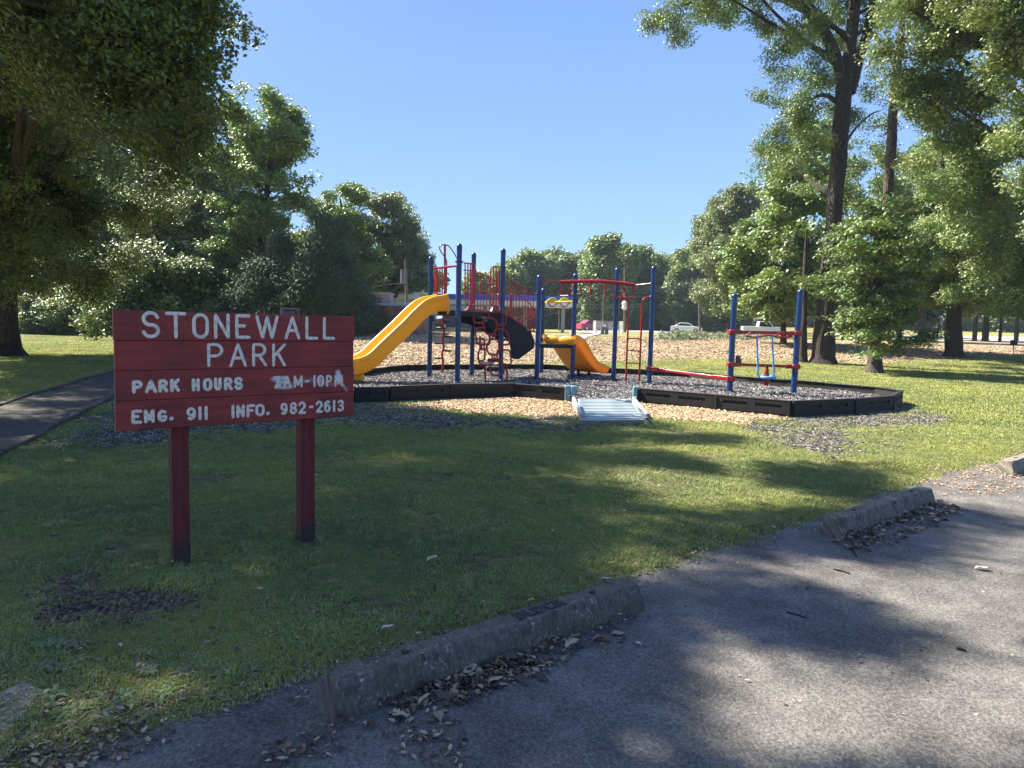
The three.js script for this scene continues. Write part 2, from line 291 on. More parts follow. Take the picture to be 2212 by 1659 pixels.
// playground surface inside the border
{
  const bx = ringL.map((p) => p[0]), bz = ringL.map((p) => p[1]), x0 = Math.min(...bx) - 0.2, x1 = Math.max(...bx) + 0.2, z0 = Math.min(...bz) - 0.2, z1 = Math.max(...bz) + 0.2, s = 0.14;
  const nx = Math.ceil((x1 - x0) / s), nz = Math.ceil((z1 - z0) / s), P = [], U = [], I = [], id = new Map();
  const vert = (i, j) => { const k = j * 9999 + i; if (!id.has(k)) { let x = x0 + i * s, z = z0 + j * s; if (!inside(ringL, x, z)) { const q = nearest(ringL, x, z); x = q[1]; z = q[2]; } id.set(k, P.length / 3); P.push(x, MULCH + 0.05 * fbm(x * 0.8, z * 0.8, 2) + 0.03 * fbm(x * 3, z * 3, 2), z); U.push(x / 1.1, z / 1.1); } return id.get(k); };
  for (let j = 0; j < nz; j++) for (let i = 0; i < nx; i++) if (inside(ringL, x0 + (i + 0.5) * s, z0 + (j + 0.5) * s)) { const a = vert(i, j), b = vert(i + 1, j), c = vert(i, j + 1), d = vert(i + 1, j + 1); I.push(a, c, b, b, c, d); }
  const g = new THREE.BufferGeometry(); g.setAttribute('position', new THREE.Float32BufferAttribute(P, 3)); g.setAttribute('uv', new THREE.Float32BufferAttribute(U, 2)); g.setIndex(I); g.computeVertexNormals();
  struct('mulch_bed', g, S({ color: rgb(0.42, 0.385, 0.365), roughness: 1, map: chipTex, bumpMap: groundBump, bumpScale: 0.04 }));
  const chip = new THREE.BoxGeometry(1, 0.28, 0.36); { const p = chip.attributes.position; for (let i = 0; i < p.count; i++) p.setY(i, p.getY(i) + 0.22 * p.getX(i) ** 2); chip.computeVertexNormals(); }
  const L = [];
  const area = (x1 - x0) * (z1 - z0), want = Math.round(area * 420);
  for (let k = 0; k < want; k++) { const x = rr(x0, x1), z = rr(z0, z1); if (!inside(ringL, x, z)) continue; const t = rnd(), b = t < 0.32 ? rr(0.03, 0.1) : t < 0.75 ? rr(0.16, 0.32) : rr(0.32, 0.6); L.push({ m: mat4(x, MULCH + 0.05 * fbm(x * 0.8, z * 0.8, 2) + 0.03 * fbm(x * 3, z * 3, 2) + 0.01, z, rr(-0.5, 0.5), rr(0, 6.3), rr(-0.5, 0.5), rr(0.03, 0.085), rr(0.03, 0.06), rr(0.03, 0.06)), c: rgb(b * 0.66, b * 0.61, b * 0.58) }); }
  const chipMat = S({ roughness: 0.9 });
  scatter('mulch_chips', chip, chipMat, L, { kind: 'stuff', label: 'grey shredded mulch chips filling the playground bed', category: 'mulch' });
  // chips that have washed out of the bed, and the tan wood chips before the border
  const R = [], T = [];
  for (let k = 0; k < 190000; k++) {
    const z = -rr(6, 17.5), x = rr(-9, 9); if (inside(ringL, x, z)) continue; const q = zones(x, z); if (inside(zPath, x, z)) q.rub = Math.max(q.rub, 0.35 + 0.6 * q.n);
    if (q.chip > rnd() * 0.9 + 0.1) { const b = rr(0.55, 1.35), t = rnd(); T.push({ m: mat4(x, terrain(x, z) + 0.012, z, rr(-0.5, 0.5), rr(0, 6.3), rr(-0.5, 0.5), rr(0.035, 0.1), rr(0.03, 0.07), rr(0.04, 0.08)), c: t < 0.8 ? rgb(0.45 * b, 0.315 * b, 0.185 * b) : rgb(0.2 * b, 0.13 * b, 0.07 * b) }); }
    else if (q.rub * 0.75 > rnd() + 0.12) { const b = rnd() < 0.6 ? rr(0.02, 0.09) : rr(0.1, 0.35); R.push({ m: mat4(x, 0.008, z, rr(-0.3, 0.3), rr(0, 6.3), rr(-0.3, 0.3), rr(0.025, 0.07), rr(0.02, 0.05), rr(0.02, 0.05)), c: rgb(b, b * 0.9, b * 0.83) }); }
  }
  scatter('spilled_mulch', chip, chipMat, R, { kind: 'stuff', label: 'dark mulch chips spilled over the grass outside the playground border', category: 'mulch' });
  scatter('wood_chips', chip, chipMat, T, { kind: 'stuff', label: 'tan wood chips strewn along the front of the playground border', category: 'wood chips' });
  // clods and straw on the bare field beyond
  const clod = new THREE.IcosahedronGeometry(1, 0), D = []; { const p = clod.attributes.position; for (let i = 0; i < p.count; i++) { const k = 1 + 0.25 * ns(p.getX(i) * 5, p.getY(i) * 5, p.getZ(i) * 5); p.setXYZ(i, p.getX(i) * k, p.getY(i) * 0.6 * k, p.getZ(i) * k); } clod.computeVertexNormals(); }
  for (let k = 0; k < 60000 && D.length < 34000; k++) { const z = -rr(22, 52), x = rr(-14, 34); if (inside(ringL, x, z)) continue; if (sdist(zField, x, z) + 0.6 * fbm(x, z, 3) < 0) continue; const b = rnd() < 0.25 ? rr(0.25, 0.6) : rr(0.6, 1.35), s = rr(0.02, 0.055) * (rnd() < 0.06 ? 1.8 : 1); D.push({ m: mat4(x, terrain(x, z), z, rr(-0.5, 0.5), rr(0, 6.3), rr(-0.5, 0.5), s * rr(0.8, 1.8), s, s), c: rgb(0.34 * b, 0.25 * b, 0.15 * b) }); }
  const Dd = []; for (let k = 0; k < 2600; k++) { const p = gp(rr(20, 470), rr(1200, 1400)); if (zones(p.x, p.z).dirt < rnd()) continue; const b = rr(0.4, 1.3), s = rr(0.003, 0.014); Dd.push({ m: mat4(p.x, 0.004, p.z, rr(-0.5, 0.5), rr(0, 6.3), rr(-0.5, 0.5), s * rr(0.8, 1.8), s, s), c: rgb(0.12 * b, 0.085 * b, 0.06 * b) }); }
  scatter('soil_crumbs', clod, S({ roughness: 1 }), Dd, { kind: 'stuff', label: 'crumbs of bare brown soil in the worn patch left of the sign posts', category: 'soil' });
  scatter('field_clods', clod, S({ roughness: 1 }), D, { kind: 'stuff', label: 'clods of tan earth covering the bare field behind the playground', category: 'earth' });
}

// grass: tufts of short blades, dense near the camera
{
  const tuft = (n, h, w, spread) => {
    const P = [], I = [];
    for (let k = 0; k < n; k++) {
      const a = rr(0, 6.3), r = spread * Math.sqrt(rnd()), x = Math.cos(a) * r, z = Math.sin(a) * r, b = rr(0, 6.3), hh = h * rr(0.5, 1.15), ww = w * rr(0.7, 1.3), lx = Math.cos(b), lz = Math.sin(b), lean = hh * rr(0.25, 1.1), o = P.length / 3;
      P.push(x - lz * ww, 0, z + lx * ww, x + lz * ww, 0, z - lx * ww, x + lx * lean * 0.4 + lz * ww * 0.7, hh * 0.65, z + lz * lean * 0.4 - lx * ww * 0.7, x + lx * lean * 0.4 - lz * ww * 0.7, hh * 0.65, z + lz * lean * 0.4 + lx * ww * 0.7, x + lx * lean, hh * rr(0.75, 1), z + lz * lean);
      I.push(o, o + 1, o + 2, o, o + 2, o + 3, o + 3, o + 2, o + 4);
    }
    const g = new THREE.BufferGeometry(); g.setAttribute('position', new THREE.Float32BufferAttribute(P, 3)); g.setIndex(I); g.computeVertexNormals(); return g;
  };
  const mat = new THREE.MeshPhysicalMaterial({ roughness: 0.8, transmission: 0.45, thickness: 0 });
  const kinds = [tuft(18, 0.026, 0.0024, 0.05), tuft(11, 0.038, 0.003, 0.06), tuft(22, 0.017, 0.0055, 0.06)], far = tuft(14, 0.034, 0.008, 0.16), lists = [[], [], []], FL = [];
  const green = (x, z) => { const m = clamp(0.5 + 0.8 * fbm(x * 0.5, z * 0.5, 20) + 0.5 * (rnd() - 0.5)), c = mixc([0.10, 0.16, 0.03], [0.38, 0.40, 0.06], m), dry = rnd() < 0.13 ? rr(0.4, 1) : 0; return rgb(...mixc(c, [0.46, 0.40, 0.2], dry)); };
  const okay = (x, z) => { if (inside(ringL, x, z) || inside(zPath, x, z)) return 0; const q = zones(x, z); let k = (1 - q.f) * (1 - q.dirt * 0.97) * (1 - q.rub * 0.85) * (1 - q.chip * 0.97) * (1 - 0.55 * q.edge); k *= 0.4 + 1.0 * clamp(0.55 + 1.9 * fbm(x * 1.2, z * 1.2, 33)); return k; };
  for (let k = 0; k < 190000; k++) {
    const d = 2.2 + 9.8 * Math.pow(rnd(), 1.15), x = (rnd() * 2 - 1) * (d * 0.8 + 0.5), z = -d; if (inside(asphaltPoly, x, z) && nearest(asphaltEdge, x, z, true)[0] > 0.05 + 0.1 * fbm(x * 4, z * 4)) continue;
    const w = okay(x, z); if (w < rnd()) continue;
    const e = 0.42 + 0.65 * clamp(0.45 + fbm(x * 1.6, z * 1.6, 50) * 1.8); lists[(rnd() * 3) | 0].push({ m: mat4(x, 0, z, 0, rr(0, 6.3), 0, rr(0.8, 1.3) * e * (0.8 + d * 0.035)), c: green(x, z) });
  }
  lists.forEach((l, i) => scatter('grass', kinds[i], mat, l, { kind: 'stuff', label: 'short green grass of the lawn round the sign', category: 'grass' }));
  for (let k = 0; k < 120000 && FL.length < 60000; k++) {
    const d = 11 + 42 * Math.pow(rnd(), 1.25), x = (rnd() * 2 - 1) * (d * 0.78 + 1), z = -d; if (inside(asphaltPoly, x, z)) continue; if (okay(x, z) < rnd()) continue;
    FL.push({ m: mat4(x, terrain(x, z) - 0.005, z, 0, rr(0, 6.3), 0, rr(0.8, 1.4) * (0.7 + d * 0.02), rr(0.8, 1.2), rr(0.8, 1.4) * (0.7 + d * 0.02)), c: green(x, z) });
  }
  scatter('grass', far, mat, FL, { kind: 'stuff', label: 'mown grass of the lawn farther off, round the playground', category: 'grass' });
  // taller tufts left by the mower round the posts and the wheel stops
  { const tall = tuft(12, 0.10, 0.003, 0.035), TL = []; const near = [...[[390, 1215], [660, 1168]].flatMap(([u, v]) => { const p = gp(u, v); return Array.from({ length: 26 }, () => [p.x + rr(-0.12, 0.12), p.z + rr(-0.12, 0.12)]); }), ...Array.from({ length: 420 }, () => { const i = (rnd() * (asphaltEdge.length - 2)) | 0, t = rnd(), a = asphaltEdge[i], b = asphaltEdge[i + 1]; return [lerp(a[0], b[0], t) - rr(0, 0.3) * 0.6, lerp(a[1], b[1], t) - rr(0.02, 0.3)]; }), ...Array.from({ length: 260 }, () => { const d = rr(3, 13); return [rr(-0.75, 0.6) * d, -d]; })]; for (const [x, z] of near) { if (inside(asphaltPoly, x, z) || inside(ringL, x, z) || inside(zPath, x, z)) continue; TL.push({ m: mat4(x, 0, z, 0, rr(0, 6.3), 0, rr(0.35, 0.7)), c: green(x, z) }); } scatter('grass', tall, mat, TL, { kind: 'stuff', label: 'taller grass tufts along the asphalt edge and round the sign posts', category: 'grass' }); }
  // broad weeds at the lower left
  const weed = (() => { const gs = []; for (let k = 0; k < 7; k++) { const a = k / 7 * 6.3 + rr(-0.3, 0.3), L = rr(0.07, 0.13), P = [0, 0.004, 0, -0.016, 0.025, L * 0.45, 0.016, 0.025, L * 0.45, 0, 0.035, L * 0.5, 0, 0.012, L]; const g = new THREE.BufferGeometry(); g.setAttribute('position', new THREE.Float32BufferAttribute(P, 3)); g.setIndex([0, 3, 1, 0, 2, 3, 1, 3, 4, 3, 2, 4]); g.rotateY(a); g.computeVertexNormals(); gs.push(g.toNonIndexed()); } return mergeGeometries(gs); })();
  const W = []; for (let k = 0; k < 46; k++) { const p = gp(rr(60, 560), rr(1380, 1600)); if (sdist(asphaltPoly, p.x, p.z) > -0.08) continue; W.push({ m: mat4(p.x, 0.005, p.z, 0, rr(0, 6.3), 0, rr(0.35, 0.75)), c: rgb(0.13 * rr(0.7, 1.3), 0.19 * rr(0.7, 1.3), 0.045) }); }
  scatter('weeds', weed, mat, W, { kind: 'stuff', label: 'broad-leaved weeds at the edge of the parking lot, lower left', category: 'weeds' });
}

// ---------------------------------------------------------------- playground border
{
  const panelGeo = (L) => {                                   // outer face towards +z, base at y 0, from x 0 to L
    const s = new THREE.Shape([[0, 0], [L, 0], [L, 0.29], [0, 0.29]].map(([x, y]) => new THREE.Vector2(x, y)));
    const w = L * 0.33; for (const x of [L * 0.12, L * 0.56]) { const h = new THREE.Path(); h.moveTo(x, 0.165); h.lineTo(x, 0.225); h.lineTo(x + w, 0.225); h.lineTo(x + w, 0.165); h.closePath(); s.holes.push(h); }
    const face = new THREE.ExtrudeGeometry(s, { depth: 0.03, bevelEnabled: false }); face.translate(0, 0, 0.022);
    const parts = [face, boxAt(L / 2, 0.145, 0.003, L, 0.29, 0.036), boxAt(L / 2, 0.3, 0.006, L, 0.02, 0.1, 0.006)];
    parts.push(boxAt(0.035, 0.14, 0.062, 0.05, 0.28, 0.02, 0.005));
    parts.push(boxAt(L / 2, 0.06, 0.054, L - 0.16, 0.012, 0.006));
    return merge(parts);
  };
  const o = gp(1700, 895); o.y = 0;
  const root = thing('playground_border', 'low black plastic border of slotted panels round the playground mulch', 'border', o);
  const run = (pts) => { for (let i = 0; i < pts.length - 1; i++) { const a = pts[i], b = pts[i + 1], L = a.distanceTo(b), n = Math.max(1, Math.round(L / 1.28)); for (let k = 0; k < n; k++) { const p = a.clone().lerp(b, k / n), q = a.clone().lerp(b, (k + 1) / n), l = p.distanceTo(q) - 0.008, g = panelGeo(l); g.rotateX(rr(-0.02, 0.02)); g.rotateY(Math.atan2(-(q.z - p.z), q.x - p.x)); const m = part('border_panel', g, M.borderBlack, root); m.position.set(p.x - o.x, rr(-0.012, 0.006), p.z - o.z); } } };
  run(borderFront); run(borderRight); run([borderRight[5], ...borderBack, borderFront[0]]);
}
// ramp through the border
{
  const A = gp(1252, 910, 0.02), B = gp(1392, 910, 0.02), C = rampC.clone().setY(0.15), D = rampD.clone().setY(0.15);
  const o = V3((A.x + B.x) / 2, 0, (A.z + B.z) / 2), root = thing('playground_ramp', 'pale blue ribbed plastic ramp leading up into the playground', 'ramp', o);
  const n = 14, up = V3(0, 0.012, 0);
  wpart('ramp_deck', (() => { const g = new THREE.BufferGeometry(), P = []; const q = (p, y) => [p.x, p.y + y, p.z]; const top = [A, B, C, D]; const f = (a, b, c, d) => P.push(...a, ...b, ...c, ...a, ...c, ...d); f(...top.map((p) => q(p, -0.006))); f(...[...top].reverse().map((p) => q(p, -0.05))); f(q(A, -0.05), q(B, -0.05), q(B, -0.006), q(A, -0.006)); f(q(B, -0.05), q(C, -0.05), q(C, -0.006), q(B, -0.006)); f(q(D, -0.05), q(A, -0.05), q(A, -0.006), q(D, -0.006)); f(q(C, -0.05), q(D, -0.05), q(D, -0.006), q(C, -0.006)); g.setAttribute('position', new THREE.Float32BufferAttribute(P, 3)); g.setAttribute('uv', new THREE.Float32BufferAttribute(P.filter((_, i) => i % 3 !== 1), 2)); g.computeVertexNormals(); return g; })(), M.tealPlastic, root);
  for (let i = 0; i < n; i++) { const t = (i + 0.5) / n, a = A.clone().lerp(D, t), b = B.clone().lerp(C, t); a.y += 0.006; b.y += 0.006; wpart('slat', beamBox(a, b, A.distanceTo(D) / n * 0.66, 0.03), M.palePlastic, root); }
  const rail = (a, b, h) => beamBox(V3(a.x, a.y + h, a.z), V3(b.x, b.y + h, b.z), 0.05, 0.13);
  wpart('side_rail', rail(gp(1257, 910), gp(1238, 872, 0.16), 0.06), M.palePlastic, root);
  wpart('side_rail', rail(gp(1398, 909), gp(1368, 872, 0.16), 0.06), M.palePlastic, root);
  wpart('rail_bar', tube([gp(1398, 905, 0.14), gp(1384, 888, 0.2), gp(1366, 868, 0.3), gp(1352, 866, 0.32), gp(1330, 862, 0.32)], 0.022), M.palePlastic, root);
  for (const [u, v] of [[1226, 868], [1239, 869], [1373, 869.5]]) { const p = gp(u, v); wpart('end_post', boxAt(p.x, 0.17, p.z, 0.125, 0.34, 0.13, 0.02), M.tealPlastic, root); }
}
// ---------------------------------------------------------------- play structure
{
  const P1 = gp(927.3, 816.7, MULCH), P2 = gp(987.5, 827.5, MULCH), P4 = gp(1081, 820, MULCH), P3 = P1.clone().add(P4).sub(P2);
  const P5 = gp(1159.2, 818.5, MULCH), P6 = gp(1169, 805.5, MULCH), P7 = gp(1236.2, 817.8, MULCH), P8 = gp(1325, 821, MULCH), P9 = gp(1402.3, 828.4, MULCH);
  const hAt = (v, u, p) => { const q = at(u, v, -p.z); return q.y; };
  const root = thing('play_structure', 'play structure with blue posts, red rails, two yellow slides and overhead ladder', 'playground', V3(P2.x, 0, P2.z));
  const deckY = hAt(672, 988, P2), low = hAt(744, 1236, P7), R = 0.063;
  const post = (p, v, u, rings) => {
    const top = hAt(v, u, p), h = top - (MULCH - 0.1), m = part('post', new THREE.CylinderGeometry(R, R, h, 20), M.blue, root); m.position.set(p.x - P2.x, MULCH - 0.1 + h / 2, p.z - P2.z);
    const cap = part('cap', new THREE.SphereGeometry(R + 0.004, 18, 10, 0, 6.3, 0, 1.57), M.blue, m); cap.position.y = h / 2 - 0.002; cap.scale.y = 1.15;
    part('cap_rim', new THREE.CylinderGeometry(R + 0.004, R + 0.004, 0.09, 18, 1, true), M.blue, cap).position.y = -0.04;
    for (const y of rings) { const c = part('clamp', merge([new THREE.CylinderGeometry(R + 0.014, R + 0.014, 0.05, 18), boxAt(R + 0.01, 0, 0, 0.05, 0.04, 0.05, 0.008), boxAt(-R - 0.01, 0, 0, 0.05, 0.04, 0.05, 0.008)]), M.blue, m); c.position.y = y - (MULCH - 0.1 + h / 2); c.rotation.y = rr(0, 3); }
  };
  post(P1, 560, 932.6, [deckY - 0.05, hAt(577, 932, P1)]); post(P2, 532.6, 997, [deckY - 0.05, hAt(566, 996, P2)]);
  post(P3, 551, 1025.7, [deckY - 0.05, deckY + 0.9]); post(P4, 542.7, 1091.8, [deckY, hAt(578, 1091, P4)]);
  post(P5, 599.5, 1166.5, [low, hAt(633, 1165, P5), hAt(604, 1166, P5) - 0.06]); post(P6, 628, 1176.5, [low, hAt(652, 1176, P6)]); post(P7, 596.6, 1246, [low, hAt(648, 1244, P7), hAt(603, 1246, P7) - 0.05]);
  post(P8, 584, 1335.5, [hAt(610, 1334, P8), hAt(645, 1333, P8)]); post(P9, 580.8, 1418.6, [hAt(612, 1417, P9), hAt(641, 1415, P9), hAt(797, 1404, P9)]);
  // decks
  const slab = (a, b, c, d, y, t) => { const s = [a, b, c, d].map((p) => V3(p.x, y, p.z)), b2 = s.map((p) => V3(p.x, y - t, p.z)); return loft([b2, s]); };
  const shrink = (ps) => { const c = ps.reduce((q, p) => q.add(p), V3(0, 0, 0)).multiplyScalar(1 / ps.length); return ps.map((p) => p.clone().lerp(c, 0.03)); };
  wpart('deck', merge([slab(...shrink([P1, P2, P4, P3]), deckY, 0.09)]), M.black, root);
  const P5b = P6.clone().add(P7).sub(P5); wpart('deck', slab(...shrink([P5, P7, P5b, P6]), low, 0.08), M.black, root);
  for (const [a, b] of [[P1, P2], [P2, P4]]) wpart('deck_beam', beamBox(V3(a.x, deckY - 0.06, a.z), V3(b.x, deckY - 0.06, b.z), 0.05, 0.11), M.black, root);
  wpart('deck_beam', beamBox(V3(P5.x, low - 0.05, P5.z), V3(P7.x, low - 0.05, P7.z), 0.05, 0.11), M.black, root);
  const Z1 = ([x, y]) => [748.8 + x * 0.2387, 504 + y * 0.2387], Z2 = ([x, y]) => [1080 + x * 0.22573, 561.6 + y * 0.22573], Z3 = ([x, y]) => [993.6 + x * 0.10849, 669.6 + y * 0.10849];
  const wall = (a, b, off = 0) => { const n = V3(b.z - a.z, 0, a.x - b.x).normalize(); if (n.z < 0) n.negate(); const p = a.clone().addScaledVector(n, off); return ([u, v]) => onPlane(u, v, p, n); };
  const pt = (f, z, l) => l.map((q) => f(z(q)));
  // slide: sweep a trough along a profile
  const slide = (name, start, dir, prof, width, wallH, mat, ridge, label) => {
    const c = new THREE.CatmullRomCurve3(prof.map(([s, y]) => V3(s, y, 0)), false, 'catmullrom', 0.5), side = V3(-dir.z, 0, dir.x), n = 40, secs = [], L = [], Rr = [];
    const w = width / 2, W = wallH, t = 0.035;
    let cs = [[-w - 0.05, W - 0.03], [-w - 0.02, W], [-w + 0.015, W], [-w + 0.03, W - 0.06], [-w + 0.07, 0.03], [-w + 0.12, 0], ...(ridge ? [[-0.09, 0], [-0.05, W * 0.55], [0, W * 0.65], [0.05, W * 0.55], [0.09, 0]] : [[0, -0.008]]), [w - 0.12, 0], [w - 0.07, 0.03], [w - 0.03, W - 0.06], [w - 0.015, W], [w + 0.02, W], [w + 0.05, W - 0.03], [w + 0.045, W - 0.07], [w + 0.01, W - 0.08], [w - 0.02, -t + 0.03], [w - 0.1, -t], [-w + 0.1, -t], [-w + 0.02, -t + 0.03], [-w - 0.01, W - 0.08], [-w - 0.045, W - 0.07]];
    for (let i = 0; i <= n; i++) {
      const p = c.getPoint(i / n), T = c.getTangent(i / n), nu = V3(-T.y, T.x, 0), flare = i > n - 4 ? 0.03 * (i - n + 4) : 0, wy = i < 3 ? 1.12 : 1 - 0.25 * sstep(0.85, 1, i / n);
      const to3 = (a, h) => { const s = p.x + nu.x * h, y = p.y + nu.y * h; return start.clone().addScaledVector(dir, s).addScaledVector(side, a * (1 + flare)).setY(y); };
      secs.push(cs.map(([a, h]) => to3(a, h > 0.05 ? h * wy : h))); L.push(to3(-w, W * wy)); Rr.push(to3(w, W * wy));
    }
    const body = wpart(name, loft(secs), mat, root, label);
    wpart('side_rim', tube(L.filter((_, i) => i % 3 === 0 || i === n), 0.036, false, 8), M.yellow, body); wpart('side_rim', tube(Rr.filter((_, i) => i % 3 === 0 || i === n), 0.036, false, 8), M.yellow, body);
    return { body, to: (s, a, y) => start.clone().addScaledVector(dir, s).addScaledVector(side, a).setY(y) };
  };
  { const m = P1.clone().add(P2).multiplyScalar(0.5), e = P2.clone().sub(P1).normalize(), dir = V3(e.z, 0, -e.x); if (dir.x > 0) dir.negate();
    const g = MULCH, s = slide('slide', m, dir, [[0.02, deckY + 0.03], [0.28, deckY + 0.01], [0.55, deckY - 0.12], [1.0, deckY - 0.55], [1.5, g + 0.74], [1.85, g + 0.42], [2.15, g + 0.27], [2.5, g + 0.2], [2.75, g + 0.17]], 0.6, 0.33, M.yellow, false, 'tall single yellow slide running down towards the sign');
    wpart('support_foot', merge([(() => { const q = s.to(2.25, 0, g + 0.12); return boxAt(q.x, q.y, q.z, 0.34, 0.16, 0.3, 0.05); })(), bar(s.to(2.28, 0, g - 0.02), s.to(2.28, 0, g + 0.1), 0.05, 0.06)]), M.yellow, s.body);
    for (const a of [-0.3, 0.3]) { const q = s.to(0.03, a, deckY + 0.14); wpart('entry_post', beamBox(V3(q.x, q.y - 0.22, q.z), V3(q.x, q.y + 0.18, q.z + 0.001), 0.06, 0.07), M.yellow, s.body); } }
  { const st = at(1206, 748, 19.2), dir = V3(0.60, 0, -0.80), g = MULCH;
    const s = slide('slide', V3(st.x, 0, st.z), dir, [[0, low + 0.02], [0.25, low], [0.5, low - 0.13], [0.95, g + 0.42], [1.3, g + 0.22], [1.65, g + 0.14], [1.85, g + 0.12]], 1.02, 0.2, M.orange, true, 'short double yellow slide seen from below');
    const q = [s.to(0.0, -0.26, low + 0.12), s.to(0.0, 0.26, low + 0.12)];
    for (const c of q) { const g2 = new THREE.SphereGeometry(1, 24, 14); g2.scale(0.25, 0.11, 0.05); g2.rotateY(Math.atan2(-dir.x, -dir.z)); g2.translate(c.x, c.y, c.z); wpart('entry_lobe', g2, M.yellow, s.body); }
    for (const d of [1.1, 1.7]) wpart('support_foot', bar(s.to(d, 0, g - 0.03), s.to(d, 0, g + 0.2), 0.04), M.black, s.body); }
  // front guard with the climber's opening (P2 - P4)
  { const f = wall(P2, P4, -0.02), B = (l, r = 0.0155, c = false) => tube(pt(f, Z1, l), r, c);
    wpart('guard_panel', merge([B([[1062, 268], [1110, 272], [1160, 284]], 0.017), B([[1072, 275], [1072, 600], [1085, 640], [1110, 660], [1140, 650], [1158, 620], [1160, 284]], 0.015), B([[1060, 332], [1155, 342]], 0.012), B([[1097, 275], [1097, 652]]), B([[1120, 276], [1122, 655]]), B([[1141, 280], [1142, 645]])]), M.red, root);
    wpart('guard_panel', merge([B([[1405, 304], [1340, 300], [1312, 312], [1303, 345], [1303, 620], [1318, 655], [1350, 662], [1380, 640], [1385, 340]], 0.016), B([[1328, 302], [1330, 655]]), B([[1353, 303], [1356, 660]]), B([[1378, 304], [1378, 640]])]), M.red, root);
    for (const l of [[[1078, 705], [1115, 652], [1150, 652], [1160, 705]], [[1308, 708], [1330, 655], [1375, 655], [1385, 712]]]) { const q = pt(f, Z1, l), n = V3(P4.z - P2.z, 0, P2.x - P4.x).normalize().multiplyScalar(0.03); wpart('gusset', loft([q, q.map((p) => p.clone().add(n))]), M.red, root); } 
    wpart('deck_lip', beamBox(f(Z1([1070, 700])), f(Z1([1390, 716])), 0.05, 0.045), M.red, root); }
  // guard above the slide (P1 - P2) and on the back left (P1 - P3)
  { const f = wall(P1, P2, 0), B = (l, r = 0.0155) => tube(pt(f, Z1, l), r);
    wpart('guard_panel', merge([B([[785, 315], [900, 300], [1008, 292]], 0.018), B([[797, 312], [800, 590]]), B([[809, 311], [812, 590]], 0.017), B([[995, 296], [993, 640]], 0.015)]), M.red, root);
    const b = wall(P1, P3, 0), B2 = (l, r = 0.0155) => tube(pt(b, Z1, l), r);
    wpart('guard_panel', merge([B2([[790, 310], [850, 318], [900, 310], [1000, 300]], 0.016), ...[822, 844, 864, 903].map((x) => B2([[x, 312], [x, 640]])), B2([[790, 640], [903, 640]])]), M.red, root); }
  // wiggly climbing pole with pods
  { const z = 19.7, f = ([u, v]) => at(u, v, z);
    const pole = wpart('climbing_pole', merge([tube(pt(f, Z1, [[889, 100], [889, 350], [888, 590], [884, 690], [876, 760], [869, 820], [884, 890], [868, 950], [880, 1030], [863, 1090], [872, 1170], [862, 1275]]), 0.032, false, 10), tube(pt(f, Z1, [[890, 103], [858, 105], [840, 130], [855, 170], [890, 215], [906, 262], [906, 320], [903, 600]]), 0.018), tube(pt(f, Z1, [[890, 103], [925, 115], [960, 160], [990, 210], [1012, 258]]), 0.018)]), M.red, root);
    for (const [x, y, s] of [[900, 800, 1], [925, 935, 1], [826, 998, -1], [918, 1063, 1], [826, 1130, -1], [830, 860, -1]]) { const q = f(Z1([x, y])); const g = new THREE.CylinderGeometry(0.11, 0.09, 0.045, 14); g.scale(1, 1, 0.7); g.translate(q.x, q.y, q.z); const c = f(Z1([872, y])); wpart('foot_pod', merge([g, bar(q, c, 0.02)]), M.black, pole); } }
  // loop climber
  { const a = at(...Z1([1100, 705]), -P2.z - 0.62), base1 = gp(1050, 832.3, MULCH), base2 = gp(1095.6, 829, MULCH), topA = P2.clone().setY(deckY), topB = P4.clone().setY(deckY);
    const n = V3().crossVectors(base2.clone().sub(base1), topA.clone().lerp(topB, 0.5).sub(base1.clone().lerp(base2, 0.5))).normalize(), f = ([u, v]) => onPlane(u, v, base1, n);
    const T = (l, r = 0.023) => tube(pt(f, Z3, l), r, false, 7, 0.45);
    const loops = [[[560, 80], [590, 165]], [[495, 430], [480, 340], [460, 250], [468, 195], [515, 165], [660, 175], [715, 215], [742, 290], [742, 385]], [[495, 430], [540, 475], [600, 486], [690, 478]], [[795, 60], [865, 85], [900, 125], [908, 245], [880, 292], [750, 292]], [[275, 10], [275, 200], [310, 250], [465, 262]],
      [[495, 352], [345, 358], [308, 395], [328, 600], [380, 678], [555, 690], [597, 625], [580, 486]], [[690, 478], [700, 412], [742, 384], [888, 394], [950, 470], [982, 640], [940, 690], [800, 690]], [[600, 590], [700, 585], [762, 622], [778, 780], [740, 878], [610, 884], [550, 825], [538, 700], [570, 640], [600, 590]],
      [[592, 490], [602, 588]], [[640, 488], [652, 585]], [[690, 478], [702, 584]], [[400, 525], [400, 780]], [[410, 570], [465, 580], [490, 625], [492, 690]], [[400, 795], [366, 850], [374, 1010], [425, 1085], [600, 1092], [642, 1060], [640, 890]], [[422, 690], [442, 790]], [[470, 690], [490, 790]], [[522, 690], [540, 780]], [[400, 790], [540, 790]], [[492, 795], [490, 960], [450, 1015], [405, 1010]],
      [[740, 880], [765, 795], [960, 802], [1002, 860], [1016, 1050], [980, 1085], [865, 1088]], [[778, 700], [778, 790]], [[828, 700], [830, 795]], [[688, 884], [690, 980]], [[735, 884], [740, 980]], [[600, 1100], [605, 1220], [655, 1290], [800, 1302], [868, 1250], [862, 1085], [805, 995], [640, 980]]];
    const cl = wpart('loop_climber', merge(loops.map((l) => T(l))), M.red, root);
    for (const l of [[[490, 1090], [500, 1280], [522, 1520]], [[932, 1090], [935, 1280], [942, 1490]]]) wpart('climber_leg', T(l, 0.024), M.red, cl);
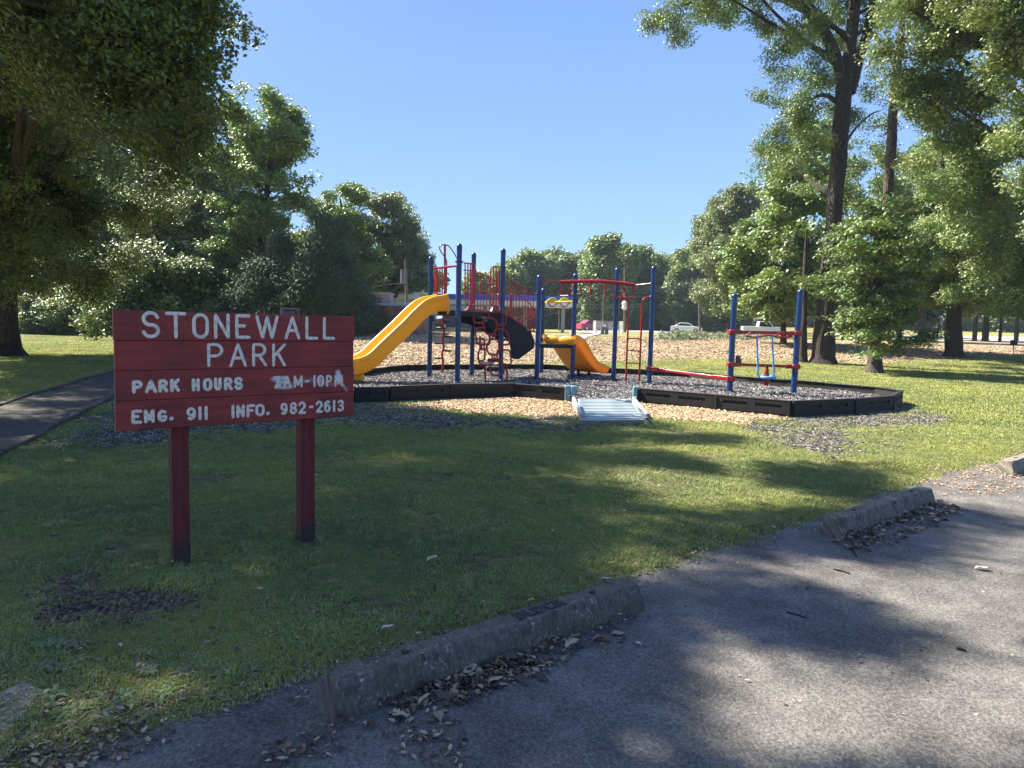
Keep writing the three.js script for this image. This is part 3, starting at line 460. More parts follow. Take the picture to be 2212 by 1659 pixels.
    { const q = f(Z3([528, 1060])); const g = new THREE.CylinderGeometry(0.19, 0.17, 0.035, 20); g.scale(1, 1, 0.55); g.translate(q.x, q.y, q.z - 0.12); wpart('foot_plate', g, M.steel, cl); }
    { const q = f(Z3([640, 1010])); wpart('step_block', merge([boxAt(q.x + 0.05, q.y, q.z - 0.25, 0.34, 0.09, 0.16, 0.02)]), M.red, cl); }
    wpart('step_block', (() => { const q = gp(1068, 800, MULCH + 0.06); return boxAt(q.x, q.y, q.z, 0.5, 0.26, 0.3, 0.06); })(), M.black, root); void a; }
  // stairs from the high deck to the low deck
  { const f = wall(P4, P5, 0.02), off = P3.clone().sub(P4).setY(0), q = pt(f, Z3, [[905, 100], [1400, 430], [1475, 640], [1460, 760], [1150, 985], [1020, 962], [985, 650], [700, 360], [560, 280], [560, 110]]);
    const n = V3(P5.z - P4.z, 0, P4.x - P5.x).normalize().multiplyScalar(-0.035), add = (v) => q.map((p) => p.clone().add(v));
    const flat = (v) => { const e1 = q[1].clone().sub(q[0]).normalize(), ex = V3(P5.x - P4.x, 0, P5.z - P4.z).normalize(); const sh = new THREE.Shape(q.map((p) => new THREE.Vector2(p.clone().sub(q[0]).dot(ex), p.y - q[0].y))); const g = new THREE.ExtrudeGeometry(sh, { depth: 0.035, bevelEnabled: false }); g.applyMatrix4(new THREE.Matrix4().makeBasis(ex, V3(0, 1, 0), V3().crossVectors(ex, V3(0, 1, 0))).setPosition(q[0].clone().add(v))); return g; };
    const st = wpart('stair_stringer', flat(V3(0, 0, 0)), M.black, root); { const q2 = pt(f, Z3, [[905, 100], [1400, 430], [1475, 640], [1380, 640], [1000, 420], [720, 300], [560, 250], [560, 110]]); q.splice(0, q.length, ...q2); wpart('stair_stringer', flat(off), M.black, root); }
    for (let k = 0; k < 6; k++) { const t = (k + 0.7) / 6.4, a = q[0].clone().lerp(q[1], t), y = lerp(deckY, low + 0.06, (k + 1) / 6.6) - 0.05; const A = V3(a.x, y, a.z), Bq = A.clone().add(off); wpart('step', beamBox(A, Bq, 0.27, 0.05), M.black, st); }
    for (const l of [[[985, 650], [1115, 640], [1110, 770], [1010, 825]], [[1140, 735], [1280, 728], [1278, 795], [1140, 795]], [[1018, 848], [1105, 842], [1100, 905], [1020, 908]]]) { const p = pt(f, Z3, l); wpart('panel_sticker', loft([p.map((c) => c.clone().add(n.clone().multiplyScalar(0.08))), p.map((c) => c.clone().add(n.clone().multiplyScalar(-0.2)))]), S({ color: rgb(0.22, 0.24, 0.25), roughness: 0.6, map: scuff }), st); }
    // railings: near, then far
    const nearBars = [], topL = [[1462, 412], [1590, 482], [1690, 545], [1722, 550]], botL = [[1465, 748], [1560, 812], [1685, 888], [1722, 890]];
    const fz = (l, x) => { for (let i = 0; i < l.length - 1; i++) if (x <= l[i + 1][0]) return lerp(l[i][1], l[i + 1][1], (x - l[i][0]) / (l[i + 1][0] - l[i][0])); return l[l.length - 1][1]; };
    nearBars.push(tube(pt(f, Z1, topL), 0.018), tube(pt(f, Z1, botL), 0.018)); for (const x of [1478, 1506, 1534, 1560, 1588, 1614, 1640, 1668, 1692]) nearBars.push(tube(pt(f, Z1, [[x, fz(topL, x)], [x, fz(botL, x)]]), 0.0115));
    wpart('stair_railing', merge(nearBars), M.red, root);
    const fb = wall(P3, P6, 0), farBars = [], t2 = [[1165, 362], [1215, 362], [1310, 410], [1480, 510], [1640, 620], [1700, 690]], b2 = [[1165, 690], [1220, 695], [1320, 740], [1480, 800], [1640, 880], [1700, 880]];
    farBars.push(tube(pt(fb, Z1, t2), 0.018), tube(pt(fb, Z1, b2), 0.018), tube(pt(fb, Z1, [[1190, 520], [1240, 530], [1310, 568]]), 0.014)); for (let x = 1185; x < 1700; x += 27) farBars.push(tube(pt(fb, Z1, [[x, fz(t2, x)], [x, fz(b2, x)]]), 0.012));
    wpart('stair_railing', merge(farBars), M.red, root);
    wpart('inner_panel', merge([boxAt(0, 0, 0, 0.05, 0.62, 0.09, 0.02)].map((g) => { const p = fb(Z1([1490, 650])); g.translate(p.x, p.y, p.z + 0.4); return g; })), M.red, root);
    wpart('brace', tube(pt(f, Z1, [[1560, 800], [1640, 755], [1710, 715]]), 0.017), M.red, root); }
  // overhead trapeze ladder
  { const y0 = hAt(627, 1300, P8), a0 = P5.clone().lerp(P7, 0.5), b0 = P8.clone().lerp(P9, 0.5), A = at(1211, 609.5, -a0.z), B = at(1372, 616, -b0.z); void y0;
    const mid = A.clone().lerp(B, 0.5); mid.y += 0.06;
    const beam = wpart('overhead_beam', tube([A, A.clone().lerp(mid, 0.5).setY(lerp(A.y, mid.y, 0.7)), mid, mid.clone().lerp(B, 0.5).setY(lerp(B.y, mid.y, 0.7)), B], 0.05, false, 10), M.red, root);
    for (const [p, e] of [[P5, A], [P7, A], [P8, B], [P9, B]]) wpart('beam_rod', bar(V3(p.x, e.y + 0.03, p.z), e, 0.02), M.red, beam);
    const list = [[0.06, 0.9], [0.22, -0.5], [0.41, -1.4], [0.6, -1.5], [0.8, -0.35], [0.92, 0.3]];
    for (const [t, ang] of list) { const c = A.clone().lerp(B, t); c.y = lerp(lerp(A.y, mid.y, Math.min(1, t * 2)), B.y, Math.max(0, t * 2 - 1)) - 0.045; const dx = Math.cos(ang), dz = Math.sin(ang), w1 = 0.09, w2 = 0.2, h = 0.32, pt2 = (w, hh) => V3(c.x + dx * w, c.y - hh, c.z + dz * w); wpart('trapeze_handle', tube([pt2(-w1, 0), pt2(-w2 + 0.01, h - 0.03), pt2(-w2 + 0.04, h), pt2(w2 - 0.04, h), pt2(w2 - 0.01, h - 0.03), pt2(w1, 0)], 0.018, false, 7, 0.1), M.red, beam); } }
  // ladder to the overhead bars
  { const f = ([u, v]) => at(u, v, 18.5), lad = wpart('ladder', merge([tube(pt(f, Z2, [[1228, 380], [1226, 650], [1218, 800], [1205, 1175]]), 0.025, false, 8), tube(pt(f, Z2, [[1455, 356], [1405, 360], [1375, 375], [1360, 415], [1352, 650], [1346, 800], [1331, 1180]]), 0.026, false, 8)]), M.red, root);
    for (const [y, x0, x1] of [[750, 1222, 1348], [867, 1216, 1343], [985, 1212, 1338]]) wpart('rung', tube(pt(f, Z2, [[x0, y], [(x0 + x1) / 2, y + 2], [x1, y + 4]]), 0.016), M.red, lad);
    wpart('ladder_bar', tube(pt(f, Z2, [[1090, 372], [1200, 376], [1275, 378]]), 0.02), M.red, lad); }
  // yellow crescents with red rings
  for (const x of [502, 618]) { const c = at(...Z2([x, 402]), 20), sh = new THREE.Shape(); sh.absarc(0, -0.06, 0.17, 0.12, Math.PI - 0.12, false); sh.absarc(0, -0.12, 0.15, Math.PI - 0.5, 0.5, true); const g = new THREE.ExtrudeGeometry(sh, { depth: 0.06, bevelEnabled: true, bevelSize: 0.015, bevelThickness: 0.015 }); g.translate(c.x, c.y, c.z);
    const h = wpart('crescent_grip', g, M.lime, root); const t = new THREE.TorusGeometry(0.11, 0.017, 8, 24, Math.PI); t.rotateZ(Math.PI); t.translate(c.x, c.y - 0.02, c.z + 0.03); wpart('grip_ring', t, M.red, h); }
  wpart('grip_bar', bar(at(...Z2([430, 404]), 20.05), at(...Z2([712, 396]), 19.6), 0.018), M.lime, root);
  // ------------------------------------------------------------ swinging seat between two posts, and the balance beam that leads to it
  const S1 = gp(1576, 848, MULCH), S2 = gp(1714, 850, MULCH), sw = thing('swing_frame', 'two blue posts with red crossbars and a hanging round blue seat', 'swing', V3(S1.x, 0, S1.z));
  const lp = (p, u, v) => { const t = at(u, v, -p.z), m = wpart('post', bar(V3(p.x, MULCH - 0.1, p.z), t, 0.068, 0.068, 20), M.blue, sw), cap = new THREE.SphereGeometry(0.072, 18, 10, 0, 6.3, 0, 1.57); cap.translate(t.x, t.y - 0.004, t.z); wpart('cap', cap, M.blue, m); return t; };
  const T1 = lp(S1, 1587, 640), T2 = lp(S2, 1729, 631), on = (p, t, v, u) => { const y = hAt(v, u, p), k = (y - MULCH) / (t.y - MULCH); return V3(lerp(p.x, t.x, k), y, lerp(p.z, t.z, k)); };
  const Z4 = ([x, y]) => [1476 + x * 0.22785, 590.4 + y * 0.22785];
  for (const [va, vb, r] of [[717, 720, 0.1], [787, 792, 0.09]]) { const a = on(S1, T1, va, 1582), b = on(S2, T2, vb, 1722); const m = wpart('crossbar', beamBox(a, b, 0.06, r * 0.75), M.red, sw); for (const c of [a, b]) wpart('bracket', merge([boxAt(c.x, c.y, c.z, 0.19, 0.11, 0.19, 0.03), boxAt(c.x + (c === a ? 0.14 : -0.14), c.y, c.z, 0.16, 0.1, 0.1, 0.02)]), M.red, m); }
  { const zc = -(S1.z + S2.z) / 2, f = ([u, v]) => at(u, v, zc - 0.14), h = ([u, v]) => at(u, v, zc + 0.1);
    wpart('hanger_frame', merge([tube(pt(f, Z4, [[640, 558], [600, 598], [690, 605], [770, 592], [840, 588], [880, 604], [1000, 604], [1038, 598], [960, 560]]), 0.02, false, 7, 0.2), tube(pt(f, Z4, [[860, 600], [930, 560], [1030, 600]]), 0.018, false, 6, 0.1)]), M.red, sw);
    const blue = S({ color: rgb(0.09, 0.27, 0.55), roughness: 0.4 });
    for (const l of [[[700, 590], [702, 780], [710, 970]], [[842, 590], [850, 780], [862, 985]]]) wpart('hanger_pipe', tube(pt(f, Z4, l), 0.022, false, 8), blue, sw);
    const c = f(Z4([796, 985])), seat = new THREE.TorusGeometry(0.15, 0.03, 10, 28); seat.rotateX(Math.PI / 2); seat.scale(1.1, 1.2, 1.1); seat.translate(c.x, c.y, c.z); const disc = new THREE.CylinderGeometry(0.15, 0.13, 0.04, 24); disc.translate(c.x, c.y - 0.01, c.z);
    const st = wpart('seat', merge([seat, disc]), blue, sw), cone = (r1, r2, hh, y) => { const g = new THREE.CylinderGeometry(r1, r2, hh, 16); g.translate(c.x - 0.02, c.y + y, c.z); return g; };
    wpart('seat_handle', cone(0.03, 0.07, 0.2, 0.12), M.red, st); wpart('seat_knob', cone(0.034, 0.036, 0.08, 0.25), M.black, st); wpart('seat_base', cone(0.085, 0.05, 0.16, -0.11), M.red, st); void h; }
  { const q = on(S1, T1, 780, 1583), c = at(1594, 777, -q.z + 0.02), g = merge([boxAt(c.x, c.y, c.z, 0.11, 0.2, 0.06, 0.02), boxAt(c.x + 0.03, c.y - 0.03, c.z, 0.1, 0.12, 0.09, 0.02)]); wpart('foot_lever', g, S({ color: rgb(0.1, 0.055, 0.04), roughness: 0.7 }), sw); }
  const bA = V3(P9.x, hAt(796, 1405, P9), P9.z), bB = on(S1, T1, 818, 1577), bb = thing('balance_beam', 'low red balance beam sloping from the play structure to the seat frame', 'balance beam', V3(bA.x, 0, bA.z));
  wpart('beam', beamBox(bA, bB, 0.1, 0.07), M.red, bb); for (const c of [bA, bB]) wpart('bracket', merge([boxAt(c.x, c.y, c.z, 0.19, 0.13, 0.19, 0.03)]), M.red, bb); { const d = bB.clone().sub(bA).normalize(); wpart('end_sleeve', beamBox(bA.clone().addScaledVector(d, 0.1), bA.clone().addScaledVector(d, 0.55), 0.13, 0.1), M.red, bb); wpart('end_sleeve', beamBox(bB.clone().addScaledVector(d, -0.45), bB.clone().addScaledVector(d, -0.05), 0.13, 0.1), M.red, bb); }
}

// ---------------------------------------------------------------- park sign
{
  const pA = gp(390, 1215), pB = gp(660, 1168), ex = V3(pB.x - pA.x, 0, pB.z - pA.z).normalize(), nrm = V3(-ex.z, 0, ex.x); if (nrm.z < 0) nrm.negate();
  const root = thing('park_sign', 'dark red wooden park sign with routed white lettering on two square posts', 'sign', V3(pA.x, 0, pA.z));
  root.rotation.y = 0;
  const plane0 = pA.clone().addScaledVector(nrm, 0.05), face = plane0.clone().addScaledVector(nrm, 0.04), on = (u, v) => onPlane(u, v, face, nrm);
  const TL = on(246, 668), BL = on(251, 932), TR = on(764, 684), BR = on(764, 899), L = BL.distanceTo(BR), x0 = BL.clone().lerp(TL, 0.5);
  const yb = (BL.y + BR.y) / 2, yt = (TL.y + TR.y) / 2, H = (yt - yb) / 4, rot = Math.atan2(-ex.z, ex.x);
  const paintGrain = ((a, b, c) => (i, j) => 0.4 * a(i, j) + 0.4 * b(i * 0.25, j * 4) + 0.2 * c(i, j))(tileNoise(512, 8), tileNoise(512, 32), tileNoise(512, 170));
  const redTex = tex(512, 512, (i, j) => { const g = paintGrain(i, j) - 0.5, q = rnd(); return [122 + 78 * g + (q > 0.9985 ? 50 : 0), 40 + 26 * g + (q > 0.9985 ? 40 : 0), 33 + 24 * g]; });
  const redMat = (k) => { const t = redTex.clone(); t.repeat.set(0.9, 0.4); t.offset.set(k * 0.37, k * 0.21); t.needsUpdate = true; return S({ map: t, roughness: 0.62, bumpMap: scuff, bumpScale: 0.002 }); };
  const loc = (p) => { const d = p.clone().sub(BL); return [d.x * ex.x + d.z * ex.z, p.y]; };
  const z4 = (x, y) => loc(on(230.4 + x * 0.25063, 648 + y * 0.25063));
  // sprayed plank: white overspray on the red paint
  const W = 1024, Hh = 128, cv = document.createElement('canvas'); cv.width = W; cv.height = Hh; const cx = cv.getContext('2d');
  { const im = cx.createImageData(W, Hh); for (let j = 0; j < Hh; j++) for (let i = 0; i < W; i++) { const g = paintGrain((i * 0.6) % 512, j * 1.6 % 512) - 0.5, o = (j * W + i) * 4; im.data[o] = 122 + 78 * g; im.data[o + 1] = 40 + 26 * g; im.data[o + 2] = 33 + 24 * g; im.data[o + 3] = 255; } cx.putImageData(im, 0, 0);
    const puff = (x, y, r, a) => { const [lx, ly] = z4(x, y), X = lx / L * W, Y = (yb + 2 * H - ly) / H * Hh, R = r / 2100 * W; const g = cx.createRadialGradient(X, Y, 0, X, Y, R); g.addColorStop(0, `rgba(205,208,210,${a})`); g.addColorStop(0.55, `rgba(200,204,206,${a * 0.7})`); g.addColorStop(1, 'rgba(200,204,206,0)'); cx.fillStyle = g; cx.fillRect(X - R, Y - R, 2 * R, 2 * R); };
    const stroke = (pts, r, a) => { for (let k = 0; k < pts.length - 1; k++) for (let t = 0; t < 1; t += 0.07) puff(lerp(pts[k][0], pts[k + 1][0], t) + rr(-4, 4), lerp(pts[k][1], pts[k + 1][1], t) + rr(-4, 4), r, a); };
    stroke([[1425, 680], [1480, 672], [1540, 668], [1560, 690], [1490, 720], [1470, 750], [1530, 755], [1600, 750]], 26, 0.2); stroke([[1440, 690], [1500, 690], [1580, 720]], 34, 0.1); stroke([[1600, 740], [1660, 700], [1760, 690], [1850, 705], [1960, 730]], 40, 0.07);
    stroke([[1830, 660], [1845, 720]], 32, 0.14); stroke([[1990, 615], [2000, 660], [2010, 700]], 34, 0.26); stroke([[2015, 690], [2040, 740], [2075, 800]], 22, 0.16); }
  const sprayTex = new THREE.CanvasTexture(cv); sprayTex.colorSpace = THREE.SRGBColorSpace; sprayTex.flipY = true;
  const sprayMat = S({ map: sprayTex, roughness: 0.62, bumpMap: scuff, bumpScale: 0.002 });
  const planks = [], th = 0.038;
  const local = (lx, y, off) => BL.clone().setY(y).addScaledVector(ex, lx).addScaledVector(nrm, off).sub(root.position);
  for (let k = 0; k < 4; k++) {
    const g = new RoundedBoxGeometry(L + [0.004, 0, -0.004, 0.003][k], H - 0.0006, th, 2, 0.005), mat = k === 1 ? sprayMat : redMat(k), p = local(L / 2, yb + (k + 0.5) * H, -th / 2 + [0, 0.002, -0.002, 0.001][k]);
    const m = part('plank', g, mat, root, k === 1 ? 'plank with the opening hours sprayed over in white' : undefined); m.position.copy(p); m.rotation.y = rot; planks.push(m);
    if (k === 1) { const uv = g.attributes.uv, q = g.attributes.position; for (let i = 0; i < q.count; i++) uv.setXY(i, q.getX(i) / L + 0.5, q.getY(i) / H + 0.5); }
    else { const uv = g.attributes.uv, q = g.attributes.position; for (let i = 0; i < q.count; i++) uv.setXY(i, q.getX(i), q.getY(i) + q.getZ(i)); }
    for (const bx of [0.26, 1.18]) { const s = new THREE.SphereGeometry(0.009, 8, 6, 0, 6.3, 0, 1.57); s.rotateX(Math.PI / 2); s.scale(1, 1, 0.4); s.translate(bx - L / 2, rr(-0.03, 0.03), th / 2 - 0.001); part('bolt_head', s, redMat(5), m); }
  }
  // stroked letters
  const arc = (x, y, a, b, s, e) => Array.from({ length: 13 }, (_, i) => { const t = (s + (e - s) * i / 12) * Math.PI / 180; return [x + a * Math.cos(t), y + b * Math.sin(t)]; });
  const bowl = (x1, y1, y0) => [[0, y1], [x1 * 0.5, y1], ...arc(x1 * 0.5, (y1 + y0) / 2, x1 * 0.5, (y1 - y0) / 2, 80, -80), [x1 * 0.5, y0], [0, y0]];
  const ring = (lo = 0) => [...arc(0.5, 0.68, 0.5, 0.32, 0, 180), ...arc(0.5, 0.32 + lo, 0.5, 0.32, 180, 360), [1, 0.68]];
  const G = {
    S: [[...arc(0.5, 0.74, 0.47, 0.26, 15, 270), ...arc(0.5, 0.25, 0.5, 0.25, 80, -165)]], T: [[[0, 1], [1, 1]], [[0.5, 1], [0.5, 0]]], O: [ring()], 0: [ring()],
    N: [[[0, 0], [0, 1]], [[0, 1], [1, 0]], [[1, 0], [1, 1]]], E: [[[1, 1], [0, 1]], [[0, 1], [0, 0]], [[0, 0], [1, 0]], [[0, 0.53], [0.62, 0.53]]], F: [[[1, 1], [0, 1]], [[0, 1], [0, 0]], [[0, 0.53], [0.7, 0.53]]],
    W: [[[0, 1], [0.27, 0]], [[0.27, 0], [0.5, 0.98]], [[0.5, 0.98], [0.74, 0]], [[0.74, 0], [1, 1]]], A: [[[0, 0], [0.5, 1]], [[0.5, 1], [1, 0]], [[0.18, 0.36], [0.82, 0.36]]], L: [[[0, 1], [0, 0]], [[0, 0], [1, 0]]],
    P: [[[0, 0], [0, 1]], bowl(1, 1, 0.46)], R: [[[0, 0], [0, 1]], bowl(0.95, 1, 0.48), [[0.45, 0.48], [1, 0]]], K: [[[0, 0], [0, 1]], [[1, 1], [0, 0.42]], [[0.35, 0.63], [1, 0]]], H: [[[0, 0], [0, 1]], [[1, 0], [1, 1]], [[0, 0.5], [1, 0.5]]],
    U: [[[0, 1], [0, 0.3], ...arc(0.5, 0.32, 0.5, 0.32, 180, 360), [1, 1]]], M: [[[0, 0], [0, 1]], [[0, 1], [0.5, 0.15]], [[0.5, 0.15], [1, 1]], [[1, 1], [1, 0]]], G: [[...arc(0.5, 0.5, 0.5, 0.5, 50, 325), [0.95, 0.42]], [[0.95, 0.42], [0.55, 0.42]]],
    I: [[[0.5, 0], [0.5, 1]]], 1: [[[0.5, 0], [0.5, 1]]], 7: [[[0, 1], [1, 1]], [[1, 1], [0.1, 0]]], 9: [[...arc(0.5, 0.68, 0.5, 0.32, 0, 360)], [[1, 0.68], ...arc(0.45, 0.5, 0.55, 0.5, 0, -120)]], 6: [[...arc(0.5, 0.32, 0.5, 0.32, 180, 540)], [[0, 0.32], ...arc(0.55, 0.5, 0.55, 0.5, 180, 60)]],
    8: [[...arc(0.5, 0.75, 0.43, 0.25, -90, 270)], [...arc(0.5, 0.25, 0.5, 0.25, 90, 450)]], 2: [[...arc(0.5, 0.7, 0.48, 0.3, 165, -35), [0.02, 0]], [[0.02, 0], [1, 0]]], 3: [[...arc(0.5, 0.75, 0.45, 0.25, 150, -85), [0.4, 0.5]], [[0.4, 0.5], ...arc(0.5, 0.25, 0.5, 0.25, 90, -150)]], '-': [[[0, 0.5], [1, 0.5]]], '.': [[[0.45, 0.05], [0.55, 0.05]]],
  };
  const letterMat = S({ color: rgb(1.05, 0.97, 0.8), roughness: 0.7, map: scuff });
  const lines = [
    [3, 0.0105, 'S 300 458 97 330,T 505 685 105 332,O 738 880 115 335,N 925 1060 118 335,E 1108 1238 125 335,W 1282 1482 135 338,A 1533 1668 140 340,L 1712 1822 145 343,L 1863 1968 150 343'],
    [2, 0.0095, 'P 868 1005 372 580,A 1058 1208 372 580,R 1255 1382 372 575,K 1428 1545 375 575'],
    [1, 0.0105, 'P 218 310 690 808,A 328 434 685 805,R 445 530 682 800,K 546 630 676 796,H 733 802 674 790,O 830 910 671 788,U 924 990 667 783,R 1010 1086 665 780,S 1097 1174 662 778'],
    [1, 0.0075, '7 1440 1500 655 766,A 1520 1592 650 760,M 1612 1688 648 757,- 1703 1750 640 762,1 1775 1805 646 752,0 1815 1873 645 750,P 1890 1942 645 748,M 1963 2034 643 747'],
    [0, 0.0095, 'E 213 305 945 1072,M 322 412 938 1064,G 438 526 943 1056,. 535 580 930 1046,9 688 770 923 1040,1 790 818 916 1038,1 843 871 912 1036,I 1075 1103 902 1022,N 1118 1190 900 1018,F 1205 1282 898 1014,O 1282 1362 893 1006,. 1370 1408 890 1000'],
    [0, 0.0088, '9 1498 1560 884 992,8 1576 1642 878 988,2 1650 1718 872 986,- 1742 1782 866 976,2 1800 1863 866 976,6 1873 1932 864 972,1 1945 1975 860 968,3 1986 2046 858 964'],
  ];
  for (const [k, r, spec] of lines) for (const item of spec.split(',')) {
    const [ch, ...n] = item.split(' '), [a, b, c, d] = n.map(Number), [lx0, ly0] = z4(a, d), [lx1, ly1] = z4(b, c), pl = planks[k], cy = yb + (k + 0.5) * H, rad = ch === '.' ? r * 1.35 : r;
    const X = (t) => lx0 + rad + (lx1 - lx0 - 2 * rad) * t - L / 2, Y = (t) => ly0 + rad + (ly1 - ly0 - 2 * rad) * t - cy, geos = [];
    for (const s of G[ch]) {
      const pts = s.map(([x, y]) => V3(X(x), Y(y), 0)), path = new THREE.CurvePath(); for (let i = 0; i < pts.length - 1; i++) if (pts[i].distanceTo(pts[i + 1]) > 1e-5) path.add(new THREE.LineCurve3(pts[i], pts[i + 1]));
      geos.push(new THREE.TubeGeometry(path, Math.max(2, path.curves.length * 2), rad, 8, false)); for (const p of [pts[0], pts[pts.length - 1]]) { const q = new THREE.SphereGeometry(rad, 10, 6); q.translate(p.x, p.y, 0); geos.push(q); }
    }
    const g = merge(geos); g.scale(1, 1, 0.3); g.translate(0, 0, th / 2); g.computeVertexNormals();
    part('letter', g, letterMat, pl);
  }
  // posts: square, weathered black at the foot
  const pm = S({ vertexColors: true, roughness: 0.75, map: rep(scuff, 1, 3), bumpMap: barkBump, bumpScale: 0.003 });
  for (const [p, off] of [[pA, 0], [pB, 0]]) {
    const g = new THREE.BoxGeometry(0.098, yb + 0.3 + 0.05, 0.098, 3, 40, 3), q = g.attributes.position, C = [], hh = yb + 0.35;
    for (let i = 0; i < q.count; i++) { const y = q.getY(i) + hh / 2 - 0.05, w = sstep(0.20, 0.06, y + 0.16 * fbm(q.getX(i) * 30, y * 14 + p.x, q.getZ(i) * 30)); C.push(...mixc([0.20, 0.022, 0.02], [0.06, 0.035, 0.03], w)); if (y < 0.12) { q.setX(i, q.getX(i) + 0.004 * ns(q.getX(i) * 50, y * 40, 2)); } }
    g.setAttribute('color', new THREE.Float32BufferAttribute(C, 3));
    const m = part('post', g, pm, root); m.position.set(p.x - root.position.x, hh / 2 - 0.05, p.z - root.position.z); m.rotation.y = rot;
  }
  { const c = on(634, 676), d = c.clone().sub(root.position).addScaledVector(nrm, -0.07), g = merge([boxAt(0, 0.028, 0, 0.125, 0.012, 0.03, 0.003), boxAt(-0.056, 0, 0, 0.012, 0.05, 0.03, 0.003), boxAt(0.056, 0, 0, 0.012, 0.05, 0.03, 0.003), boxAt(0, -0.01, -0.012, 0.1, 0.05, 0.006)]); const m = part('top_bracket', g, S({ color: rgb(0.16, 0.12, 0.1), roughness: 0.6 }), root); m.position.copy(d); m.rotation.y = rot; }
}

// ---------------------------------------------------------------- concrete wheel stops
const font = await new FontLoader().loadAsync('fonts/droid/droid_sans_bold.typeface.json');
const stops = [];
{
  const specs = [
    ['long weathered concrete wheel stop stamped BLOCK, nearest the camera', [722, 1571], [1396, 1321]],
    ['weathered grey concrete wheel stop with leaves along its foot, second from the camera', [1822, 1167], [2022, 1091]],
    ['sunlit concrete wheel stop cut off by the right edge of the picture', [2190, 1028], [2345, 974]],
  ];
  specs.forEach(([label, a, b], k) => {
    const A = gp(...a), B0 = gp(...b), d = B0.clone().sub(A).setY(0).normalize(), Ln = k === 0 ? A.distanceTo(B0) : 1.83, n = V3(d.z, 0, -d.x); if (n.z > 0) n.negate();
    const prof = [[0, -0.02], [0.004, 0.06], [0.034, 0.144], [0.043, 0.153], [0.148, 0.155], [0.158, 0.147], [0.19, 0.062], [0.194, -0.02]], secs = [];
    const N = 60; for (let i = 0; i <= N; i++) { const t = i / N, e = Math.min(t, 1 - t) * Ln, cut = e < 0.03 ? 1 - 0.10 * (1 - e / 0.03) ** 2 : 1, x = t * Ln; secs.push(prof.map(([w, h], j) => { const q = 0.003 * fbm(x * 6, j * 2.3, k * 9) + (rnd() < 0.05 ? -0.003 * rnd() : 0); return V3(x + (i === 0 ? 0.02 * h / 0.13 : i === N ? -0.02 * h / 0.13 : 0), (h * (h > 0.1 ? cut : 1)) + q, -(0.097 + (w - 0.097) * (h > 0.05 ? cut : 1)) + q); })); }
    const g = toCreasedNormals(loft(secs), 0.45); { const q = g.attributes.position, uv = g.attributes.uv; for (let i = 0; i < q.count; i++) uv.setXY(i, q.getX(i) * 1.1 + k * 0.3, (q.getZ(i) + q.getY(i)) * 1.1 + k * 0.2); }
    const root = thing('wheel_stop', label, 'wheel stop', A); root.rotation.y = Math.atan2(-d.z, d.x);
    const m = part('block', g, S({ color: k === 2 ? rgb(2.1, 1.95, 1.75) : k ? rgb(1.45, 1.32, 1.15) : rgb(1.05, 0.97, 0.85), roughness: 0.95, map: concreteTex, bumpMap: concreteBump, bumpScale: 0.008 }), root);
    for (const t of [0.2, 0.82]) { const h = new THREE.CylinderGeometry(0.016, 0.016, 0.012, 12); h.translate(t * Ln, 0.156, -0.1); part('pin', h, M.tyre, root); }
    if (k === 0) { const t = new TextGeometry('BLOCK', { font, size: 0.072, depth: 0.006, curveSegments: 6, bevelEnabled: true, bevelSize: 0.0015, bevelThickness: 0.001 }); t.rotateX(-Math.PI / 2); t.translate(Ln * 0.53, 0.1535, -0.066); part('stamped_lettering', t, S({ color: rgb(0.42, 0.42, 0.42), roughness: 0.95, map: concreteTex }), root); }
    stops.push({ A, d, n, Ln }); void m;
  });
}
